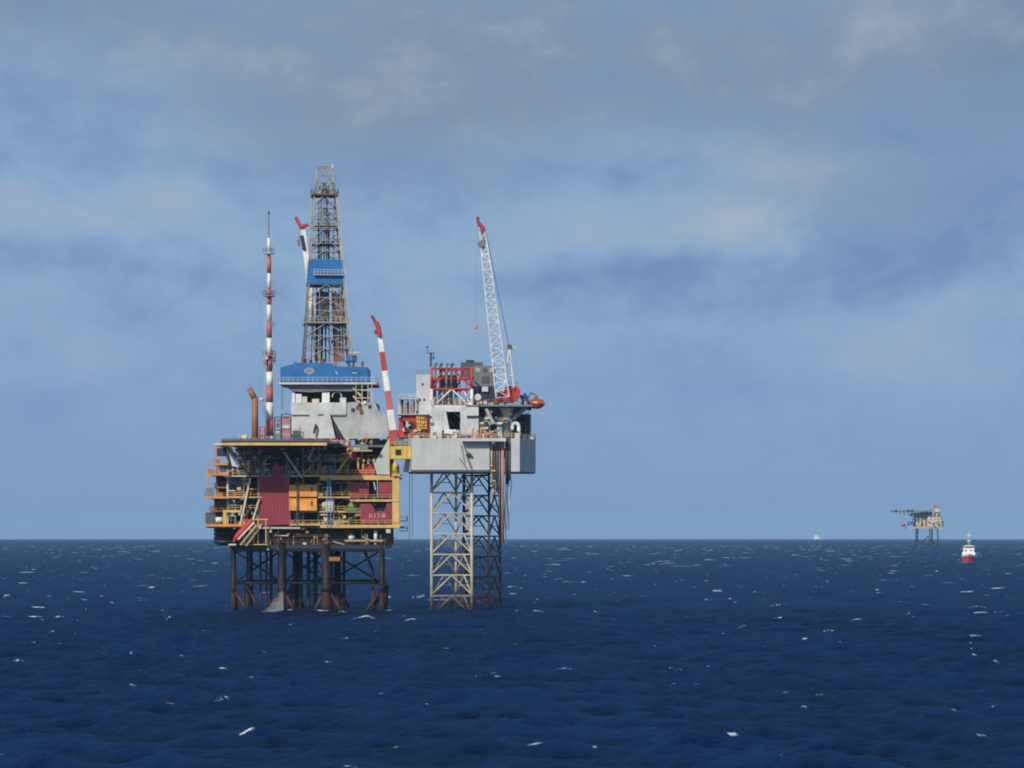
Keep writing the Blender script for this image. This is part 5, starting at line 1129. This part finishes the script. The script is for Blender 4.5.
def supply_ship():
    Y = 1730.0; S = Y / FP; zs = drop(0, Y); cx = PX(968.2, Y)
    r = thing('supply_ship', 'red hulled ship with white bridge and tall mast sailing towards the viewer', 'ship', (cx, Y, zs))
    q = Matrix.Rotation(R(-10.6), 3, 'Z')
    def lp(x, y, z): return Vector((cx, Y, zs)) + q @ Vector((x * .94, y, z * .82 if z > 0 else z))
    # hull sections from bow (y=0, nearest) to stern
    st = [(0, .15, .05, 6.2), (2, 1.5, .6, 5.7), (5, 3.0, 1.8, 5.2), (9, 4.3, 3.3, 4.7), (14, 4.9, 4.4, 4.4), (24, 5.0, 4.7, 4.2), (42, 5.0, 4.6, 4.2), (46, 4.8, 4.2, 4.2)]
    def hullpart(f0, f1, out_=0):
        vs, fs = [], []
        for (y, wt, wb, h_) in st:
            for s_ in (-1, 1):
                for f in (f0, f1):
                    w = wb + (wt - wb) * max(0, f) + out_; vs.append(lp(s_ * w, y + (1 - max(f, 0)) * (2.0 if y < 4 else 0), -2.5 if f < 0 else h_ * f))
        n = len(st)
        for j in range(n - 1):
            a, c_ = j * 4, j * 4 + 4
            fs += [(a, c_, c_ + 1, a + 1), (a + 2, a + 3, c_ + 3, c_ + 2), (a + 1, c_ + 1, c_ + 3, a + 3), (a, a + 2, c_ + 2, c_)]
        fs += [(0, 1, 3, 2), ((n - 1) * 4, (n - 1) * 4 + 2, (n - 1) * 4 + 3, (n - 1) * 4 + 1)]
        return MB().add(vs, fs)
    hullpart(-1, .80).build('hull', 'brightred', r); hullpart(.801, 1.05, .04).build('bulwark', 'white', r)
    def lbox(x0, x1, y0, y1, z0, z1): return MB().hexa([lp(x0, y0, z0), lp(x1, y0, z0), lp(x1, y1, z0), lp(x0, y1, z0), lp(x0, y0, z1), lp(x1, y0, z1), lp(x1, y1, z1), lp(x0, y1, z1)])
    d1 = lbox(-4.2, 4.2, 11, 26, 4.4, 7.4).build('deck_house', 'white', r)
    lbox(-3.5, 3.5, 13, 22, 7.4, 9.9).build('deck_house', 'white', r)
    br = lbox(-3.3, 3.3, 13.5, 20, 9.9, 12.3).build('bridge', 'white', r); lbox(-3.0, 3.0, 13.3, 13.5, 10.7, 11.7).build('window', 'glass', br)
    lbox(-2.4, -1.2, 12.9, 13, 8.1, 8.9).build('window', 'glass', d1); lbox(1.2, 2.4, 12.9, 13, 8.1, 8.9).build('window', 'glass', d1)
    lbox(-4.4, 4.4, 14.5, 16, 9.8, 10.1).build('bridge_wing', 'white', r)
    MB().bar(lp(0, 17, 12.3), lp(0, 17, 18.5), .55, .3).build('mast', 'grey', r); MB().bar(lp(0, 17, 18.5), lp(0, 17, 22.6), .28, .2).build('mast', 'white', r)
    MB().bar(lp(-1.9, 17, 20.0), lp(1.9, 17, 20.0), .22).build('yard', 'white', r); MB().bar(lp(-1.2, 16.6, 16), lp(1.2, 16.6, 16), .25).build('radar', 'white', r); lbox(-1.6, 1.6, 15.5, 17.5, 12.3, 13.6).build('funnel', 'midgrey', r)
    MB().bar(lp(-4.2, 15, 9.8), lp(-5.6, 15, 10.4), .2).build('light_arm', 'midgrey', r); MB().bar(lp(3.4, 15, 12), lp(4.6, 15, 12.8), .3).build('light_arm', 'midgrey', r)
    lbox(3.9, 5.6, 24, 32, 3.2, 6.6).build('rescue_boat', 'palegrey', r)
supply_ship()
def horizon_ship():
    Y = 15500.0; S = Y / FP; cx = PX(816.3, Y); zs = drop(cx, Y)
    r = thing('horizon_ship', 'tiny white ship half sunk behind the horizon line', 'ship', (cx, Y, zs))
    MB().prism([(cx - 12, Y, zs - 4), (cx + 12, Y, zs - 4), (cx + 14, Y, zs + 9), (cx - 14, Y, zs + 9)], (0, 60, 0)).box(cx + 13, cx + 27, Y + 20, Y + 60, zs - 4, zs + 9).build('hull', 'white', r)
    MB().box(cx - 10, cx + 9, Y + 4, Y + 30, zs + 9, zs + 21).build('deck_house', 'white', r); MB().box(cx - 6, cx + 5, Y + 6, Y + 24, zs + 21, zs + 25).build('bridge', 'white', r)
    MB().bar((cx + 24, Y + 40, zs + 5), (cx + 24, Y + 40, zs + 22), 2.0, 1.4).build('mast', 'white', r)
horizon_ship()

# ------------------------------------------------------------------ spray thrown up against the leg
def spray():
    rn = random.Random(2); b = MB()
    x1, zt = PX(283.3, 641.6), PZ(590, 641.6)
    for i in range(13000):
        u = rn.random() ** .40                    # 0 left tail, 1 at the leg
        x = PX(258, 641.6) + (x1 - PX(258, 641.6)) * u; top = .2 + (zt + .1) * u ** 1.7 * (1 + .12 * math.sin(u * 23) + rn.gauss(0, .22))
        z = -.4 + top * rn.random() ** 1.3; y = 641.6 + rn.uniform(-.9, .9) * (.4 + .6 * (1 - z / max(zt, 1))); s_ = rn.uniform(.02, .06) * (.45 + .6 * u)
        vs = [Vector((x, y, z)) + Vector((rn.uniform(-1, 1), rn.uniform(-1, 1), rn.uniform(-1.4, 1.4))) * s_ for _ in range(4)]
        b.add(vs, [(0, 1, 2), (0, 2, 3), (0, 3, 1), (1, 3, 2)])
    o = b.build('sea_spray', 'spray'); o['kind'] = 'stuff'; o['label'] = 'white spray thrown up beside the wide brown jacket leg'
spray()

# ------------------------------------------------------------------ sea air
def haze():
    m = bpy.data.materials.new('sea_air'); m.use_nodes = True; t = m.node_tree; t.nodes.clear()
    o = t.nodes.new('ShaderNodeOutputMaterial'); v = t.nodes.new('ShaderNodeVolumePrincipled'); t.links.new(v.outputs[0], o.inputs['Volume'])
    v.inputs['Color'].default_value = (.44, .73, 1.0, 1); v.inputs['Density'].default_value = 4.2e-5; v.inputs['Anisotropy'].default_value = -.1
    b = MB().box(-24000, 24000, -24000, 24000, -95, 140); o_ = b.build('haze', m); o_['kind'] = 'stuff'
haze()
